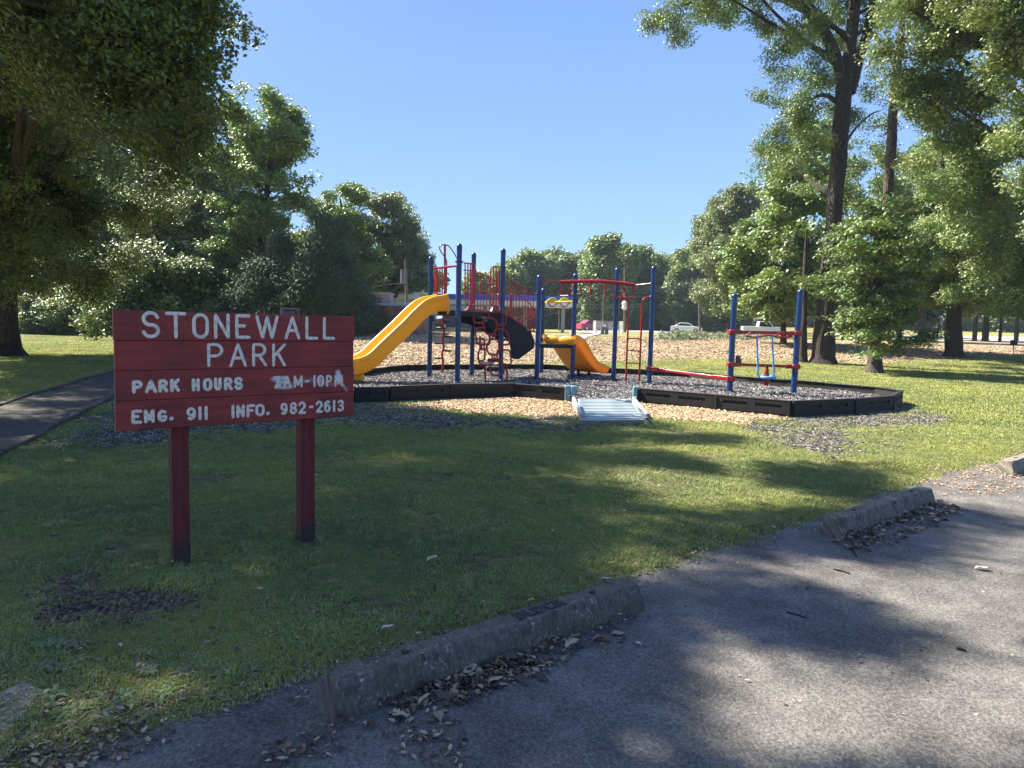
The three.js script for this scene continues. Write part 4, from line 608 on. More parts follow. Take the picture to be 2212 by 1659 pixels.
// ---------------------------------------------------------------- litter: dry leaves, seed balls, twigs
{
  const leafGeo = (lobed) => { const out = []; const N = lobed ? 18 : 10; for (let i = 0; i <= N; i++) { const t = i / N; let w = Math.sin(Math.PI * Math.pow(t, 0.8)) * (lobed ? 0.30 : 0.23); if (lobed) w *= i % 3 === 0 ? 0.5 : i % 3 === 1 ? 1.1 : 0.95; out.push([t, w]); } const P = [], I = []; out.forEach(([t, w]) => { const y = 0.12 * Math.sin(t * 2.6) + 0.05 * Math.sin(t * 9); P.push(-w, y + w * 0.45, t, 0, y, t, w, y + w * 0.3, t); }); for (let i = 0; i < N; i++) { const a = i * 3, b = a + 3; I.push(a, a + 1, b, a + 1, b + 1, b, a + 1, a + 2, b + 1, a + 2, b + 2, b + 1); } const g = new THREE.BufferGeometry(); g.setAttribute('position', new THREE.Float32BufferAttribute(P, 3)); g.setIndex(I); g.computeVertexNormals(); return g; };
  const plain = leafGeo(false), oak = leafGeo(true), mat = S({ roughness: 0.8 }), L1 = [], L2 = [];
  const col = () => { const t = rnd(), b = rr(0.6, 1.2); return t < 0.3 ? rgb(0.34 * b, 0.26 * b, 0.17 * b) : t < 0.6 ? rgb(0.17 * b, 0.10 * b, 0.055 * b) : rgb(0.06 * b, 0.045 * b, 0.035 * b); };
  const put = (x, z, s, y = 0.012) => (rnd() < 0.2 ? L2 : L1).push({ m: mat4(x, y, z, rr(-0.35, 0.35), rr(0, 6.3), rr(-0.4, 0.4), s), c: col() });
  stops.forEach(({ A, d, n, Ln }, k) => {
    const count = [800, 760, 220][k];
    for (let i = 0; i < count; i++) { const t = k === 0 ? clamp(0.36 + 0.2 * (rnd() + rnd() + rnd() - 1.5) + (rnd() < 0.3 ? rr(-0.3, 0.45) : 0), -0.02, 1.02) : rr(-0.1, 1.05), off = 0.005 + Math.pow(rnd(), 2) * (k === 0 ? 0.17 : 0.26), pile = 0.035 * Math.exp(-off * 14); put(A.x + d.x * t * Ln - n.x * off, A.z + d.z * t * Ln - n.z * off, rr(0.015, 0.05) + (rnd() < 0.08 ? 0.04 : 0), 0.012 + pile * rnd()); }
    for (let i = 0; i < 160; i++) { const t = rr(-0.05, 1.05), off = 0.2 + rnd() * 0.12; put(A.x + d.x * t * Ln + n.x * off, A.z + d.z * t * Ln + n.z * off, rr(0.015, 0.04)); }
  });
  for (let k = 0; k < 1500; k++) { const i = (rnd() * (asphaltEdge.length - 2)) | 0, t = rnd(), a = asphaltEdge[i], b = asphaltEdge[i + 1], x = lerp(a[0], b[0], t) + rr(-0.2, 0.14), z = lerp(a[1], b[1], t) + rr(-0.2, 0.16); put(x, z, rr(0.012, 0.035)); }
  for (let k = 0; k < 700; k++) { const p = gp(rr(-60, 330), rr(1500, 1680)); if (sdist(asphaltPoly, p.x, p.z) < 0.15) put(p.x, p.z, rr(0.015, 0.04)); }
  for (let k = 0; k < 320; k++) { const p = gp(rr(560, 1000), rr(1560, 1659)); if (fbm(p.x * 3, p.z * 3, 60) > 0.08) put(p.x, p.z, rr(0.012, 0.04)); }
  for (let k = 0; k < 260; k++) { const x = rr(-2, 7), z = -rr(1.5, 8); put(x, z, rr(0.01, 0.028)); }
  for (let k = 0; k < 1300; k++) { const d = rr(2.6, 13), x = rr(-0.75, 0.7) * d; if (!inside(asphaltPoly, x, -d)) put(x, -d, rr(0.01, 0.042), 0.022); }
  { // sandy leaf drift at the far corner of the lot
    const bx = zSand.map((p) => p[0]), bz = zSand.map((p) => p[1]); for (let k = 0; k < 5200; k++) { const x = rr(Math.min(...bx) - 0.4, Math.max(...bx) + 0.4), z = rr(Math.min(...bz) - 0.4, Math.max(...bz) + 0.4); if (sdist(zSand, x, z) + 0.5 * fbm(x * 2, z * 2, 4) < rnd() * 0.4 - 0.1) continue; const b = rr(0.6, 1.2); L1.push({ m: mat4(x, 0.012, z, rr(-0.3, 0.3), rr(0, 6.3), rr(-0.3, 0.3), rr(0.012, 0.045)), c: rgb(0.40 * b, 0.25 * b, 0.15 * b) }); } }
  scatter('leaf_litter', plain, mat, L1, { kind: 'stuff', label: 'dry brown leaves and bits along the wheel stops and the asphalt edge', category: 'dead leaves' });
  scatter('leaf_litter', oak, mat, L2, { kind: 'stuff', label: 'dry lobed oak leaves among the litter by the wheel stops', category: 'dead leaves' });
  const ball = new THREE.IcosahedronGeometry(1, 1); { const p = ball.attributes.position; for (let i = 0; i < p.count; i++) { const k = 1 + 0.3 * ns(p.getX(i) * 4, p.getY(i) * 4, p.getZ(i) * 4); p.setXYZ(i, p.getX(i) * k, p.getY(i) * 0.7 * k, p.getZ(i) * k); } ball.computeVertexNormals(); }
  const B = []; for (let k = 0; k < 420; k++) { const x = rr(-2.5, 7), z = -rr(1.4, 7.5); if (!inside(asphaltPoly, x, z)) continue; const s = rr(0.003, 0.011); B.push({ m: mat4(x, s * 0.5, z, 0, rr(0, 6), 0, s * rr(0.8, 1.6), s, s), c: rgb(...(rnd() < 0.8 ? [0.02, 0.017, 0.015] : [0.3, 0.27, 0.22])) }); }
  scatter('seed_balls', ball, S({ roughness: 0.9 }), B, { kind: 'stuff', label: 'small dark seeds and grit scattered over the asphalt', category: 'seeds' });
  const solo = (name, geo, color, u, v, s, yaw, label, cat, y = 0.012) => { const p = gp(u, v), m = shade(new THREE.Mesh(geo, S({ color, roughness: 0.8 }))); m.name = numbered(name); m.position.set(p.x, y, p.z); m.rotation.y = yaw; m.scale.setScalar(s); m.userData = { label, category: cat }; scene.add(m); };
  solo('fallen_leaf', oak, rgb(0.36, 0.28, 0.19), 1222, 1412, 0.1, 2.4, 'large pale lobed oak leaf lying against the nearest wheel stop', 'leaf', 0.03);
  solo('fallen_leaf', oak, rgb(0.36, 0.29, 0.19), 838, 1552, 0.09, 1.2, 'pale lobed oak leaf at the near end of the closest wheel stop', 'leaf', 0.02);
  solo('fallen_leaf', plain, rgb(0.5, 0.42, 0.3), 2104, 1232, 0.1, 1.4, 'pale leaf lying in a sunny patch on the asphalt at right', 'leaf');
  solo('fallen_leaf', plain, rgb(0.4, 0.38, 0.36), 1372, 1392, 0.05, 0.5, 'small grey leaf on the asphalt right of the nearest wheel stop', 'leaf');
  solo('fallen_leaf', plain, rgb(0.42, 0.37, 0.29), 822, 1416, 0.07, 1.9, 'whitish curled leaf behind the nearest wheel stop in the grass', 'leaf', 0.13);
  solo('fallen_leaf', plain, rgb(0.36, 0.32, 0.24), 1296, 1262, 0.08, 1.5, 'pale curled leaf in the grass behind the far end of the nearest wheel stop', 'leaf', 0.03);
  solo('fallen_leaf', plain, rgb(0.30, 0.32, 0.15), 922, 1226, 0.11, 2.5, 'long pale green leaf lying alone in the lawn', 'leaf', 0.04);
  const twig = (u0, v0, u1, v1, r, label) => { const a = gp(u0, v0, 0.012), b = gp(u1, v1, 0.014), mid = a.clone().lerp(b, 0.5); mid.x += 0.01; const o = a.clone(); const g = taper([a, mid, b].map((p) => p.sub(o)), [r, r * 0.9, r * 0.6], 6, 4, 0.3), m = shade(new THREE.Mesh(g, M.darkBark)); m.name = numbered('twig'); m.position.copy(o); m.userData = { label, category: 'twig' }; scene.add(m); };
  twig(1830, 1180, 1850, 1201, 0.008, 'short thick twig on the asphalt before the second wheel stop'); twig(1801, 1229, 1837, 1239, 0.005, 'thin dark twig on the asphalt, left of the sunny patches'); twig(2066, 1400, 2085, 1405, 0.009, 'dark stub of twig lying in the shade at the lower right'); twig(1700, 1322, 1745, 1336, 0.004, 'very thin twig on the asphalt at the middle right');
}

// ---------------------------------------------------------------- trees
const leafClump = (n, r, flat, len, wid, droop) => {          // a spray of small pointed leaves
  const P = [], I = [];
  for (let k = 0; k < n; k++) {
    const a = rr(0, 6.283), q = Math.cbrt(rnd()), e = Math.acos(rr(-1, 1)), c = V3(Math.sin(e) * Math.cos(a) * r * q, Math.cos(e) * r * flat * q, Math.sin(e) * Math.sin(a) * r * q);
    const yaw = rr(0, 6.283), dir = V3(Math.cos(yaw), rr(-0.9, 0.35) - droop, Math.sin(yaw)).normalize(), up = V3(rr(-0.55, 0.55), 1, rr(-0.55, 0.55)), s = V3().crossVectors(dir, up).normalize(), nn = V3().crossVectors(s, dir), L = len * rr(0.7, 1.25), w = wid * rr(0.75, 1.2), o = P.length / 3;
    const p = (t, x, h) => { const v = c.clone().addScaledVector(dir, t * L).addScaledVector(s, x * w).addScaledVector(nn, h * L); P.push(v.x, v.y, v.z); };
    p(-0.5, 0, 0); p(-0.12, -1, 0.07); p(-0.12, 1, 0.07); p(0.18, -0.72, 0.03); p(0.18, 0.72, 0.03); p(0.55, 0, -0.12);
    I.push(o, o + 2, o + 1, o + 1, o + 2, o + 4, o + 1, o + 4, o + 3, o + 3, o + 4, o + 5);
  }
  const g = new THREE.BufferGeometry(); g.setAttribute('position', new THREE.Float32BufferAttribute(P, 3)); g.setIndex(I); g.computeVertexNormals(); return g;
};
const leafMat = new THREE.MeshPhysicalMaterial({ roughness: 0.55, transmission: 0.5, thickness: 0 });
const needleMat = S({ roughness: 0.8 });
const CL = { near: leafClump(48, 0.42, 0.6, 0.098, 0.034, 0.1), layer: leafClump(34, 0.5, 0.28, 0.135, 0.046, 0.05), mid: leafClump(30, 0.62, 0.65, 0.21, 0.08, 0.1), far: leafClump(22, 1.0, 0.7, 0.46, 0.19, 0.05), fern: leafClump(34, 0.6, 0.8, 0.22, 0.03, 0.35), bush: leafClump(22, 0.4, 0.7, 0.17, 0.07, 0) };
const DK = { near: 22, layer: 62, mid: 40, far: 60, fern: 34, bush: 30 };
const CR = { near: 0.42, layer: 0.5, mid: 0.62, far: 1.0, fern: 0.6, bush: 0.4 };
const hue = {  dark: [0.125, 0.19, 0.036], mid: [0.15, 0.235, 0.048], bright: [0.185, 0.28, 0.055], pale: [0.21, 0.29, 0.09], cedar: [0.045, 0.08, 0.03], olive: [0.19, 0.25, 0.08] };
function blob(list, kind, c, r, sq, dens, tone, gap) {         // clumps through one puff of a crown, thicker towards its skin
  const cr = CR[kind], n = Math.max(4, Math.round(dens * Math.pow(r / cr, 2.35) * DK[kind] * sq));
  for (let k = 0; k < n; k++) {
    const e = Math.acos(rr(-1, 1)), a = rr(0, 6.283), q = Math.pow(rnd(), 0.45), x = c.x + Math.sin(e) * Math.cos(a) * r * q, y = c.y + Math.cos(e) * r * sq * q, z = c.z + Math.sin(e) * Math.sin(a) * r * q;
    if (fbm(x / cr * 0.32, y / cr * 0.42, z / cr * 0.32) < gap) continue;
    const b = rr(0.7, 1.35), t = rnd(), s = rr(0.75, 1.2);
    list.push({ p: V3(x, y, z), m: [rr(-0.4, 0.4), rr(0, 6.283), rr(-0.4, 0.4), s], c: [tone[0] * b * (0.85 + 0.4 * t), tone[1] * b, tone[2] * b * (1.15 - 0.4 * t)] });
  }
}
// spec: base, trunk points and radii, limbs, puffs as [x, y, z, r]
function tree(name, label, group, o) {
  const root = thing(name, label, o.cat ?? 'tree', o.base, group), B = o.base, mat = o.bark ?? M.bark, sub = (p) => p.clone().sub(B);
  const tp = o.trunk.map(sub);
  if (tp.length > 1) part('trunk', (() => { const g = taper([V3(tp[0].x, tp[0].y - 0.2, tp[0].z), V3(tp[0].x, tp[0].y + 0.25, tp[0].z).lerp(tp[1], 0.02), ...tp.slice(1)], [o.radii[0] * 1.75, o.radii[0] * 1.12, ...o.radii.slice(1)], 14, 8, 0.28); return g; })(), mat, root);
  for (const l of o.limbs ?? []) part('branch', taper(l.pts.map(sub), l.radii, 8, 5, 0.25), l.mat ?? mat, root);
  // limbs that carry the puffs
  const autos = [], tips = o.puffs.slice().sort((a, b) => b[3] - a[3]).slice(0, o.arms ?? 18), ty = tp[tp.length - 1].y;
  for (const [x, y, z, r] of tips) { const q = sub(V3(x, y, z)); const h = clamp(q.y - Math.hypot(q.x, q.z) * 0.65, (o.bareTo ?? 0.25) * ty, ty * 0.98); let k = 0; while (k < tp.length - 2 && tp[k + 1].y < h) k++; const t = clamp((h - tp[k].y) / Math.max(0.1, tp[k + 1].y - tp[k].y)), s = tp[k].clone().lerp(tp[k + 1], t), tr = lerp(o.radii[Math.min(k, o.radii.length - 1)], o.radii[Math.min(k + 1, o.radii.length - 1)], t); if (s.distanceTo(q) < 0.5) continue; const m = s.clone().lerp(q, 0.5); m.y += rr(-0.05, 0.16) * s.distanceTo(q) * 0.5; m.x += rr(-0.3, 0.3); const rb = Math.min(tr * 0.6, 0.035 + s.distanceTo(q) * 0.014); autos.push(taper([s, m, q], [rb, rb * 0.6, rb * 0.22], 6, 5, 0.2)); void r; }
  for (const g of autos) part('branch', g, mat, root);
  const list = []; for (const [x, y, z, r, sq = o.sq ?? 0.8, dk = 1] of o.puffs) blob(list, o.kind, V3(x, y, z), r, sq, (o.dens ?? 1) * dk, o.tone, o.gap ?? -0.12);
  scatter('crown', CL[o.kind], o.mat ?? leafMat, list.map((e) => ({ m: mat4(e.p.x - B.x, e.p.y - B.y, e.p.z - B.z, ...e.m), c: rgb(...e.c) })), { kind: 'stuff' }, root);
  total += list.length; return root;
}
let total = 0;
const litZone = wpoly([[860, 885], [980, 902], [1300, 902], [1440, 912], [1620, 938], [1480, 965], [1600, 992], [1830, 982], [2040, 1012], [2300, 1040], [2300, 780], [1700, 770], [900, 785], [700, 800], [765, 868]]);
function clearOfLit(p) {                                      // boughs stand so far forward that they shade the lawn, not the playground
  let [x, y, z, r] = p; for (let i = 0; i < 14; i++) { if (sdist(litZone, x + 0.883 * y, z + 0.469 * y) < -r * 0.75 || -z < 13) break; x *= 0.94; z *= 0.94; y = EYE + (y - EYE) * 0.94; r *= 0.94; } return [x, y, z, r, p[4], p[5]];
}
// puffs surveyed as [u, v, radius in pixels] at depth d, repeated through the crown's thickness
function survey(list, d, thick, layers = 3, jit = 0.5) {
  const out = [];
  for (const [u, v, r, dd = 0, sq, dk] of list) for (let k = 0; k < layers; k++) { const off = layers === 1 ? 0 : (k / (layers - 1) - 0.5) * 2 * thick + rr(-0.3, 0.3) * thick, c = at(u + (k === (layers >> 1) ? 0 : rr(-jit, jit) * r), v + (k === (layers >> 1) ? 0 : rr(-jit * 0.5, jit) * r), d + dd); c.z -= off; out.push([c.x, c.y, c.z, r * d / F * rr(0.85, 1.05), sq, dk]); }
  return out;
}
const onT = (u, v) => gt(u, v);

// the old tree at the left edge, its crown dark against the light
{ const b = onT(8, 768), d = -b.z;
  tree('shade_tree', 'big dark shade tree with a thick trunk at the left edge of the picture', null, { base: b, trunk: [b, at(6, 620, d), at(0, 420, d), at(10, 220, d), at(60, 20, d), at(90, -160, d)], radii: [0.5, 0.44, 0.4, 0.34, 0.26, 0.12], bark: M.darkBark, kind: 'near', tone: hue.dark, dens: 0.62, gap: -0.02, arms: 26,
    limbs: [{ pts: [at(4, 470, d), at(90, 400, d - 1), at(190, 380, d - 2)], radii: [0.2, 0.13, 0.05] }, { pts: [at(4, 330, d), at(120, 200, d - 2), at(300, 120, d - 3)], radii: [0.22, 0.15, 0.05] }],
    puffs: survey([[-120, 60, 170, -3], [60, 10, 150, -6], [230, 0, 120, -8], [300, 0, 70, -9], [-60, 220, 150, -2], [110, 180, 140, -5], [270, 150, 100, -8], [20, 360, 130], [170, 330, 110, -2], [290, 290, 70, -4], [-60, 480, 120], [80, 480, 110], [190, 450, 80], [20, 420, 90, -3], [-20, 330, 100, -4], [40, 590, 80], [150, 570, 70], [230, 540, 50], [-100, -140, 180, -6]], d, 2.6, 3).map(clearOfLit) }); }
// a neighbour out of frame on the left whose boughs hang over the lawn and the lot
{ const b = V3(-13.2, 0, -12.6);
  const puffs = []; const add = (x, y, z, r, dk = 1) => puffs.push([x, y, z, r, 0.6, dk]);
  for (const [x, y, z, r] of [[-14, 13, -14, 2.6], [-14.5, 11, -10, 2.2], [-15, 14.5, -12, 2.4]]) add(x, y, z, r);
  for (const q of survey([[300, 60, 80], [350, -10, 70], [420, -10, 52], [430, 40, 34], [395, 80, 42], [455, -5, 28], [350, 140, 52], [300, 190, 50], [380, 150, 26], [470, 55, 12], [440, 100, 15], [230, 90, 80], [485, 20, 13]], 14, 0.9, 3).map(clearOfLit)) puffs.push(q);
  // unseen boughs above the frame, shaped to cast shade; gaps make sun patches
  const shadeZone = wpoly([[-700, 905], [760, 905], [1300, 902], [1420, 912], [1600, 935], [1450, 965], [1580, 1000], [1700, 1000], [1830, 988], [1960, 1005], [2010, 1022], [2060, 1085], [2300, 1140]]); shadeZone.push([10, -4.9], [10, 1], [-10, 1], [-10, -8]);
  const open = [[2140, 1205, 0.55], [1745, 1240, 0.4], [2160, 1345, 0.5], [1960, 1330, 0.35], [1480, 1230, 0.3], [1740, 1075, 0.35], [2200, 1130, 0.5], [2080, 1480, 0.3], [310, 1045, 0.4], [200, 1058, 0.3], [480, 935, 0.4], [800, 1130, 0.3], [1560, 1075, 0.3], [1480, 920, 0.2], [1420, 1430, 0.14], [140, 1310, 0.1], [730, 1108, 0.25], [1640, 1560, 0.3], [2150, 1620, 0.3]].map(([u, v, r]) => [gp(u, v), r]);
  for (let Z = -12.8; Z < -0.6; Z += 0.72) for (let X = -9; X < 7.5; X += 0.72) {
    const x = X + rr(-0.3, 0.3), z = Z + rr(-0.3, 0.3), r = rr(0.45, 0.75); if (sdist(shadeZone, x, z) < r * 0.55) continue; if (open.some(([p, q]) => Math.hypot(p.x - x, p.z - z) < q * 0.55 + r * 0.55)) continue;
    for (let h = rr(10.5, 13.5); h < 24; h += 0.8) { const p = V3(x - 0.883 * h, h, z - 0.469 * h), q = p.clone().project(camera), u = (q.x + 1) * CU, v = (1 - q.y) * CV, m = r * F / -p.z * 1.5; if (p.z < -1 && v + m > 0 && u + m > 520 && u - m < 2300) continue; add(p.x, p.y, p.z, r, z > -5.5 && x > -0.5 ? 2.8 : x > -1 ? 1.4 : 1.05); break; }
  }
  tree('shade_tree', 'tall shade tree standing left of the picture, boughs over the lawn', null, { base: b, trunk: [b, V3(-13, 4, -12.6), V3(-12.6, 8, -12.5), V3(-12, 12, -12.6), V3(-11.6, 15.5, -12.8)], radii: [0.42, 0.38, 0.32, 0.24, 0.1], bark: M.darkBark, kind: 'near', tone: hue.dark, dens: 0.75, gap: -0.03, arms: 9, bareTo: 0.5, puffs }); }
// woods on the left
{ const grp = null;
  const T = (label, u, v, d0, tr, puffs, o = {}) => { const g = onT(u, v), d = d0 ?? -g.z, b = at(u, v, d); b.y = terrain(b.x, b.z); const top = at(...tr[tr.length - 1], d); void top; return tree(o.name ?? 'broadleaf_tree', label, grp, { base: b, trunk: [b, ...tr.map(([x, y]) => at(x, y, d))], radii: o.radii ?? [0.3, 0.25, 0.2, 0.14, 0.06], kind: o.kind ?? 'mid', tone: o.tone ?? hue.mid, dens: o.dens ?? 0.7, gap: o.gap ?? -0.1, arms: o.arms ?? 14, bark: o.bark ?? M.darkBark, mat: o.mat, sq: o.sq, puffs: survey(puffs.map((p) => [p[0], p[1], p[2] * (o.shrink ?? 1), ...p.slice(3)]), d, o.thick ?? 2.5, o.layers ?? 3, o.jit), cat: o.cat, bareTo: o.bareTo }); };
  T('tall leafy tree with an open crown, left of the blue sky, above the sign', 560, 720, 46, [[562, 600], [572, 450], [590, 330], [600, 240]], [[560, 235, 38], [600, 240, 40], [520, 245, 34], [625, 280, 34], [545, 300, 44], [600, 320, 42], [650, 320, 22], [665, 355, 22], [510, 350, 42], [560, 380, 46], [620, 390, 42], [660, 395, 24], [500, 420, 44], [560, 440, 40], [610, 440, 36], [640, 430, 26], [540, 490, 46], [600, 485, 36], [500, 500, 50], [580, 215, 26], [545, 205, 18], [600, 208, 18]], { tone: hue.bright, kind: 'mid', dens: 1.3, thick: 1.4, gap: 0.07, shrink: 0.78 });
  T('broad tree with pale twiggy leaves, between the dark left tree and the tall one', 410, 720, 52, [[415, 600], [420, 450], [430, 330], [440, 240]], [[330, 240, 50], [390, 230, 45], [440, 250, 46], [300, 310, 60], [370, 310, 60], [440, 320, 56], [480, 340, 40], [300, 400, 60], [380, 400, 60], [460, 410, 60], [330, 480, 60], [420, 490, 60], [490, 480, 50], [300, 560, 60], [390, 570, 60], [470, 560, 60], [270, 480, 40], [420, 215, 30], [470, 280, 30], [350, 640, 50], [440, 640, 50]], { tone: hue.olive, dens: 1.0, thick: 2.4, gap: 0.04, shrink: 0.85 });
  T('sunlit rounded tree right of the tall one, behind the cedars', 740, 722, 62, [[745, 620], [745, 520], [740, 460], [735, 430]], [[700, 450, 30], [735, 430, 28], [770, 425, 24], [710, 490, 40], [760, 480, 40], [690, 540, 45], [750, 540, 50], [800, 500, 36], [805, 560, 46], [720, 600, 50], [790, 620, 50], [745, 415, 16], [775, 412, 14]], { tone: hue.bright, kind: 'mid', dens: 1.0, thick: 2.6, gap: 0.03, shrink: 0.9 });
  T('feathery grey-green tree beside the open sky, behind the brick building', 850, 720, 66, [[852, 640], [852, 560], [850, 500], [848, 450]], [[830, 450, 26], [860, 445, 26], [880, 470, 26], [820, 490, 34], [865, 500, 36], [895, 500, 22], [835, 540, 40], [880, 545, 36], [905, 530, 18], [830, 590, 44], [880, 590, 38], [850, 630, 40], [905, 585, 18], [890, 630, 26], [815, 432, 14], [870, 432, 12]], { tone: hue.olive, kind: 'mid', dens: 0.9, thick: 2.2, gap: 0.04, shrink: 0.9 });
  T('dark cedar rising behind the right end of the sign', 700, 722, 43, [[702, 640], [704, 560], [705, 500], [706, 470]], [[705, 480, 22], [700, 520, 36], [715, 560, 44], [690, 580, 44], [700, 620, 60], [740, 620, 46], [660, 640, 60], [710, 670, 70], [770, 660, 40], [640, 690, 50], [760, 700, 50], [810, 690, 26]], { name: 'cedar_tree', tone: hue.cedar, kind: 'fern', dens: 0.75, thick: 1.6, gap: -0.16, mat: needleMat });
  T('dark cedar behind the middle of the sign, left of the other cedar', 610, 722, 44, [[612, 650], [615, 600], [616, 550], [617, 515]], [[615, 530, 26], [600, 570, 40], [630, 590, 40], [580, 620, 50], [630, 640, 54], [560, 660, 54], [620, 680, 60], [520, 690, 50]], { name: 'cedar_tree', tone: hue.cedar, kind: 'fern', dens: 0.7, thick: 1.6, gap: -0.16, mat: needleMat });
  T('shrubby dark tree behind the left end of the sign', 320, 722, 44, [[322, 650], [325, 600], [326, 560], [330, 520]], [[330, 560, 50], [280, 600, 50], [360, 600, 50], [300, 650, 55], [370, 660, 50], [430, 650, 50], [480, 660, 50], [265, 680, 40], [420, 600, 50]], { tone: hue.dark, kind: 'mid', dens: 0.65, thick: 2 });
  T('thin-trunked tree beside the big left trunk, before the pale bushes', 46, 713, null, [[45, 660], [42, 600], [44, 520], [50, 440]], [[40, 560, 50], [-20, 520, 70], [90, 520, 60], [60, 460, 70], [-60, 580, 60]], { tone: hue.dark, kind: 'mid', dens: 0.6, radii: [0.28, 0.22, 0.2, 0.14, 0.08] });
  for (const [u, v, r, label] of [[80, 690, 34, 'pale sunlit bush at the far edge of the left lawn, next to the thin trunk'], [150, 680, 44, 'tall pale sunlit bush in the middle of the far left lawn edge'], [215, 690, 36, 'pale sunlit bush at the far left lawn edge, nearest the sign']]) T(label, u, 718, 52, [[u, 705], [u, 690], [u, 680], [u, 670]], [[u, v, r], [u - r * 0.8, v + 12, r * 0.7], [u + r * 0.8, v + 10, r * 0.7], [u + 4, v - r * 0.9, r * 0.7]], { name: 'bush', cat: 'bush', tone: hue.pale, kind: 'bush', dens: 0.55, thick: 1, radii: [0.06, 0.05, 0.04, 0.03, 0.02], arms: 3 });
  T('tall dark tree far back behind the thin trunk on the left', 150, 705, 75, [[150, 640], [150, 560], [150, 460], [150, 360]], [[100, 380, 90], [200, 380, 80], [60, 480, 90], [160, 480, 90], [250, 480, 80], [80, 580, 80], [180, 590, 80], [270, 580, 70], [-20, 560, 80], [230, 640, 60], [-20, 450, 80]], { tone: hue.mid, kind: 'far', dens: 0.75, thick: 3, layers: 2 });
  T('tree at the back of the left wood, closing the gap under the crowns', 480, 710, 80, [[480, 640], [480, 560], [480, 480], [480, 420]], [[430, 500, 80], [530, 520, 70], [600, 540, 60], [470, 590, 80], [560, 610, 80], [640, 610, 60], [400, 610, 80]], { tone: hue.mid, kind: 'far', dens: 0.75, thick: 3, layers: 2 });
  T('low tree at the back between the two cedars and the brick building', 860, 712, 78, [[860, 680], [860, 650], [860, 620], [860, 600]], [[800, 610, 50], [860, 620, 50], [910, 610, 28], [930, 600, 24], [780, 650, 50], [840, 650, 50]], { tone: hue.mid, kind: 'far', dens: 0.75, thick: 3, layers: 2 });

  // far row beyond the road, full sun
  const row = [
    ['far tree beyond the gas station, low and broad', 1060, 700, [[1040, 640, 30], [1080, 630, 34], [1110, 620, 30], [1060, 670, 34], [1100, 670, 36]]],
    ['pointed far tree just right of the tower post', 1150, 716, [[1150, 590, 26], [1170, 600, 26], [1130, 610, 24], [1150, 640, 34], [1120, 650, 30], [1180, 640, 30], [1160, 680, 34], [1120, 680, 28]]],
    ['rounded far tree behind the yellow grips', 1215, 716, [[1190, 575, 22], [1215, 580, 24], [1240, 590, 24], [1200, 620, 34], [1240, 630, 34], [1210, 670, 36], [1245, 680, 30], [1185, 650, 26]]],
    ['tall bright far tree behind the overhead ladder, highest of the far row', 1315, 716, [[1300, 545, 20], [1325, 540, 18], [1290, 570, 26], [1330, 570, 26], [1310, 600, 34], [1285, 630, 30], [1335, 620, 30], [1300, 660, 36], [1330, 670, 34], [1280, 680, 28]]],
    ['tall far tree left of the posts with the red ladder', 1365, 717, [[1360, 560, 22], [1385, 560, 20], [1350, 590, 26], [1390, 590, 26], [1370, 620, 32], [1345, 650, 30], [1395, 650, 30], [1365, 680, 32]]],
    ['far tree right of the red ladder post, rather low', 1430, 717, [[1420, 585, 22], [1445, 580, 20], [1405, 600, 24], [1440, 610, 30], [1415, 640, 32], [1450, 650, 32], [1430, 680, 30]]],
    ['far tree with a thin pointed top, above the white car', 1490, 717, [[1488, 550, 12], [1480, 570, 18], [1500, 575, 18], [1475, 600, 28], [1510, 605, 26], [1490, 640, 34], [1520, 650, 30], [1470, 660, 28], [1500, 685, 28]]],
    ['dense far tree beside the wooden pole, right end of the far row', 1555, 717, [[1540, 600, 26], [1570, 600, 26], [1555, 640, 34], [1585, 650, 30], [1530, 650, 30], [1560, 680, 28]]],
  ];
  row.forEach(([label, u, v, p0], k) => { const p = p0.map(([a, b, r]) => [a, b, r * 1.25, 0, 1.25]); T(label, u, v, 122 + (k % 3) * 7, [[u, 690], [u, 650], [u, 610], [u, 580]], p, { tone: mixc(hue.bright, hue.pale, (k * 0.37) % 1), kind: 'far', gap: -0.03, dens: 0.85, thick: 3, layers: 2, radii: [0.4, 0.35, 0.3, 0.2, 0.1], arms: 5 }); });
  T('distant filler wood tree left of the highest far tree', 1265, 714, 150, [[1265, 690], [1265, 660], [1265, 640], [1265, 610]], [[1260, 600, 26], [1270, 640, 34], [1240, 650, 30], [1300, 650, 34], [1260, 680, 30]], { tone: hue.mid, kind: 'far', dens: 0.8, layers: 2, arms: 4 });

  // right-hand trees
  T('tall far tree with a rounded head right of the open sky', 1575, 722, 74, [[1575, 660], [1576, 580], [1575, 500], [1574, 450]], [[1560, 440, 26], [1590, 450, 26], [1540, 470, 22], [1575, 480, 34], [1545, 520, 32], [1590, 530, 34], [1540, 560, 34], [1580, 590, 36], [1555, 620, 36], [1600, 630, 34], [1570, 660, 30], [1535, 490, 20], [1600, 425, 16], [1570, 422, 16]], { tone: hue.olive, kind: 'mid', dens: 0.7, thick: 3 });
  T('bright maple with large light leaves, left of the great trunk', 1690, 770, 42, [[1692, 700], [1695, 600], [1700, 480], [1705, 380]], [[1700, 340, 26], [1740, 330, 30], [1680, 380, 30], [1730, 390, 40], [1660, 430, 26], [1700, 440, 40], [1750, 450, 36], [1640, 480, 26], [1680, 500, 44], [1740, 520, 42], [1610, 530, 26], [1650, 550, 44], [1710, 570, 44], [1600, 580, 26], [1630, 610, 40], [1690, 630, 44], [1750, 610, 36], [1620, 655, 26], [1740, 660, 36], [1670, 670, 26], [1780, 640, 26], [1720, 290, 24], [1760, 300, 24, 2.5]], { tone: hue.bright, kind: 'mid', dens: 0.9, thick: 2.2, gap: 0.0, shrink: 0.9, name: 'maple_tree', radii: [0.16, 0.14, 0.12, 0.09, 0.04] });
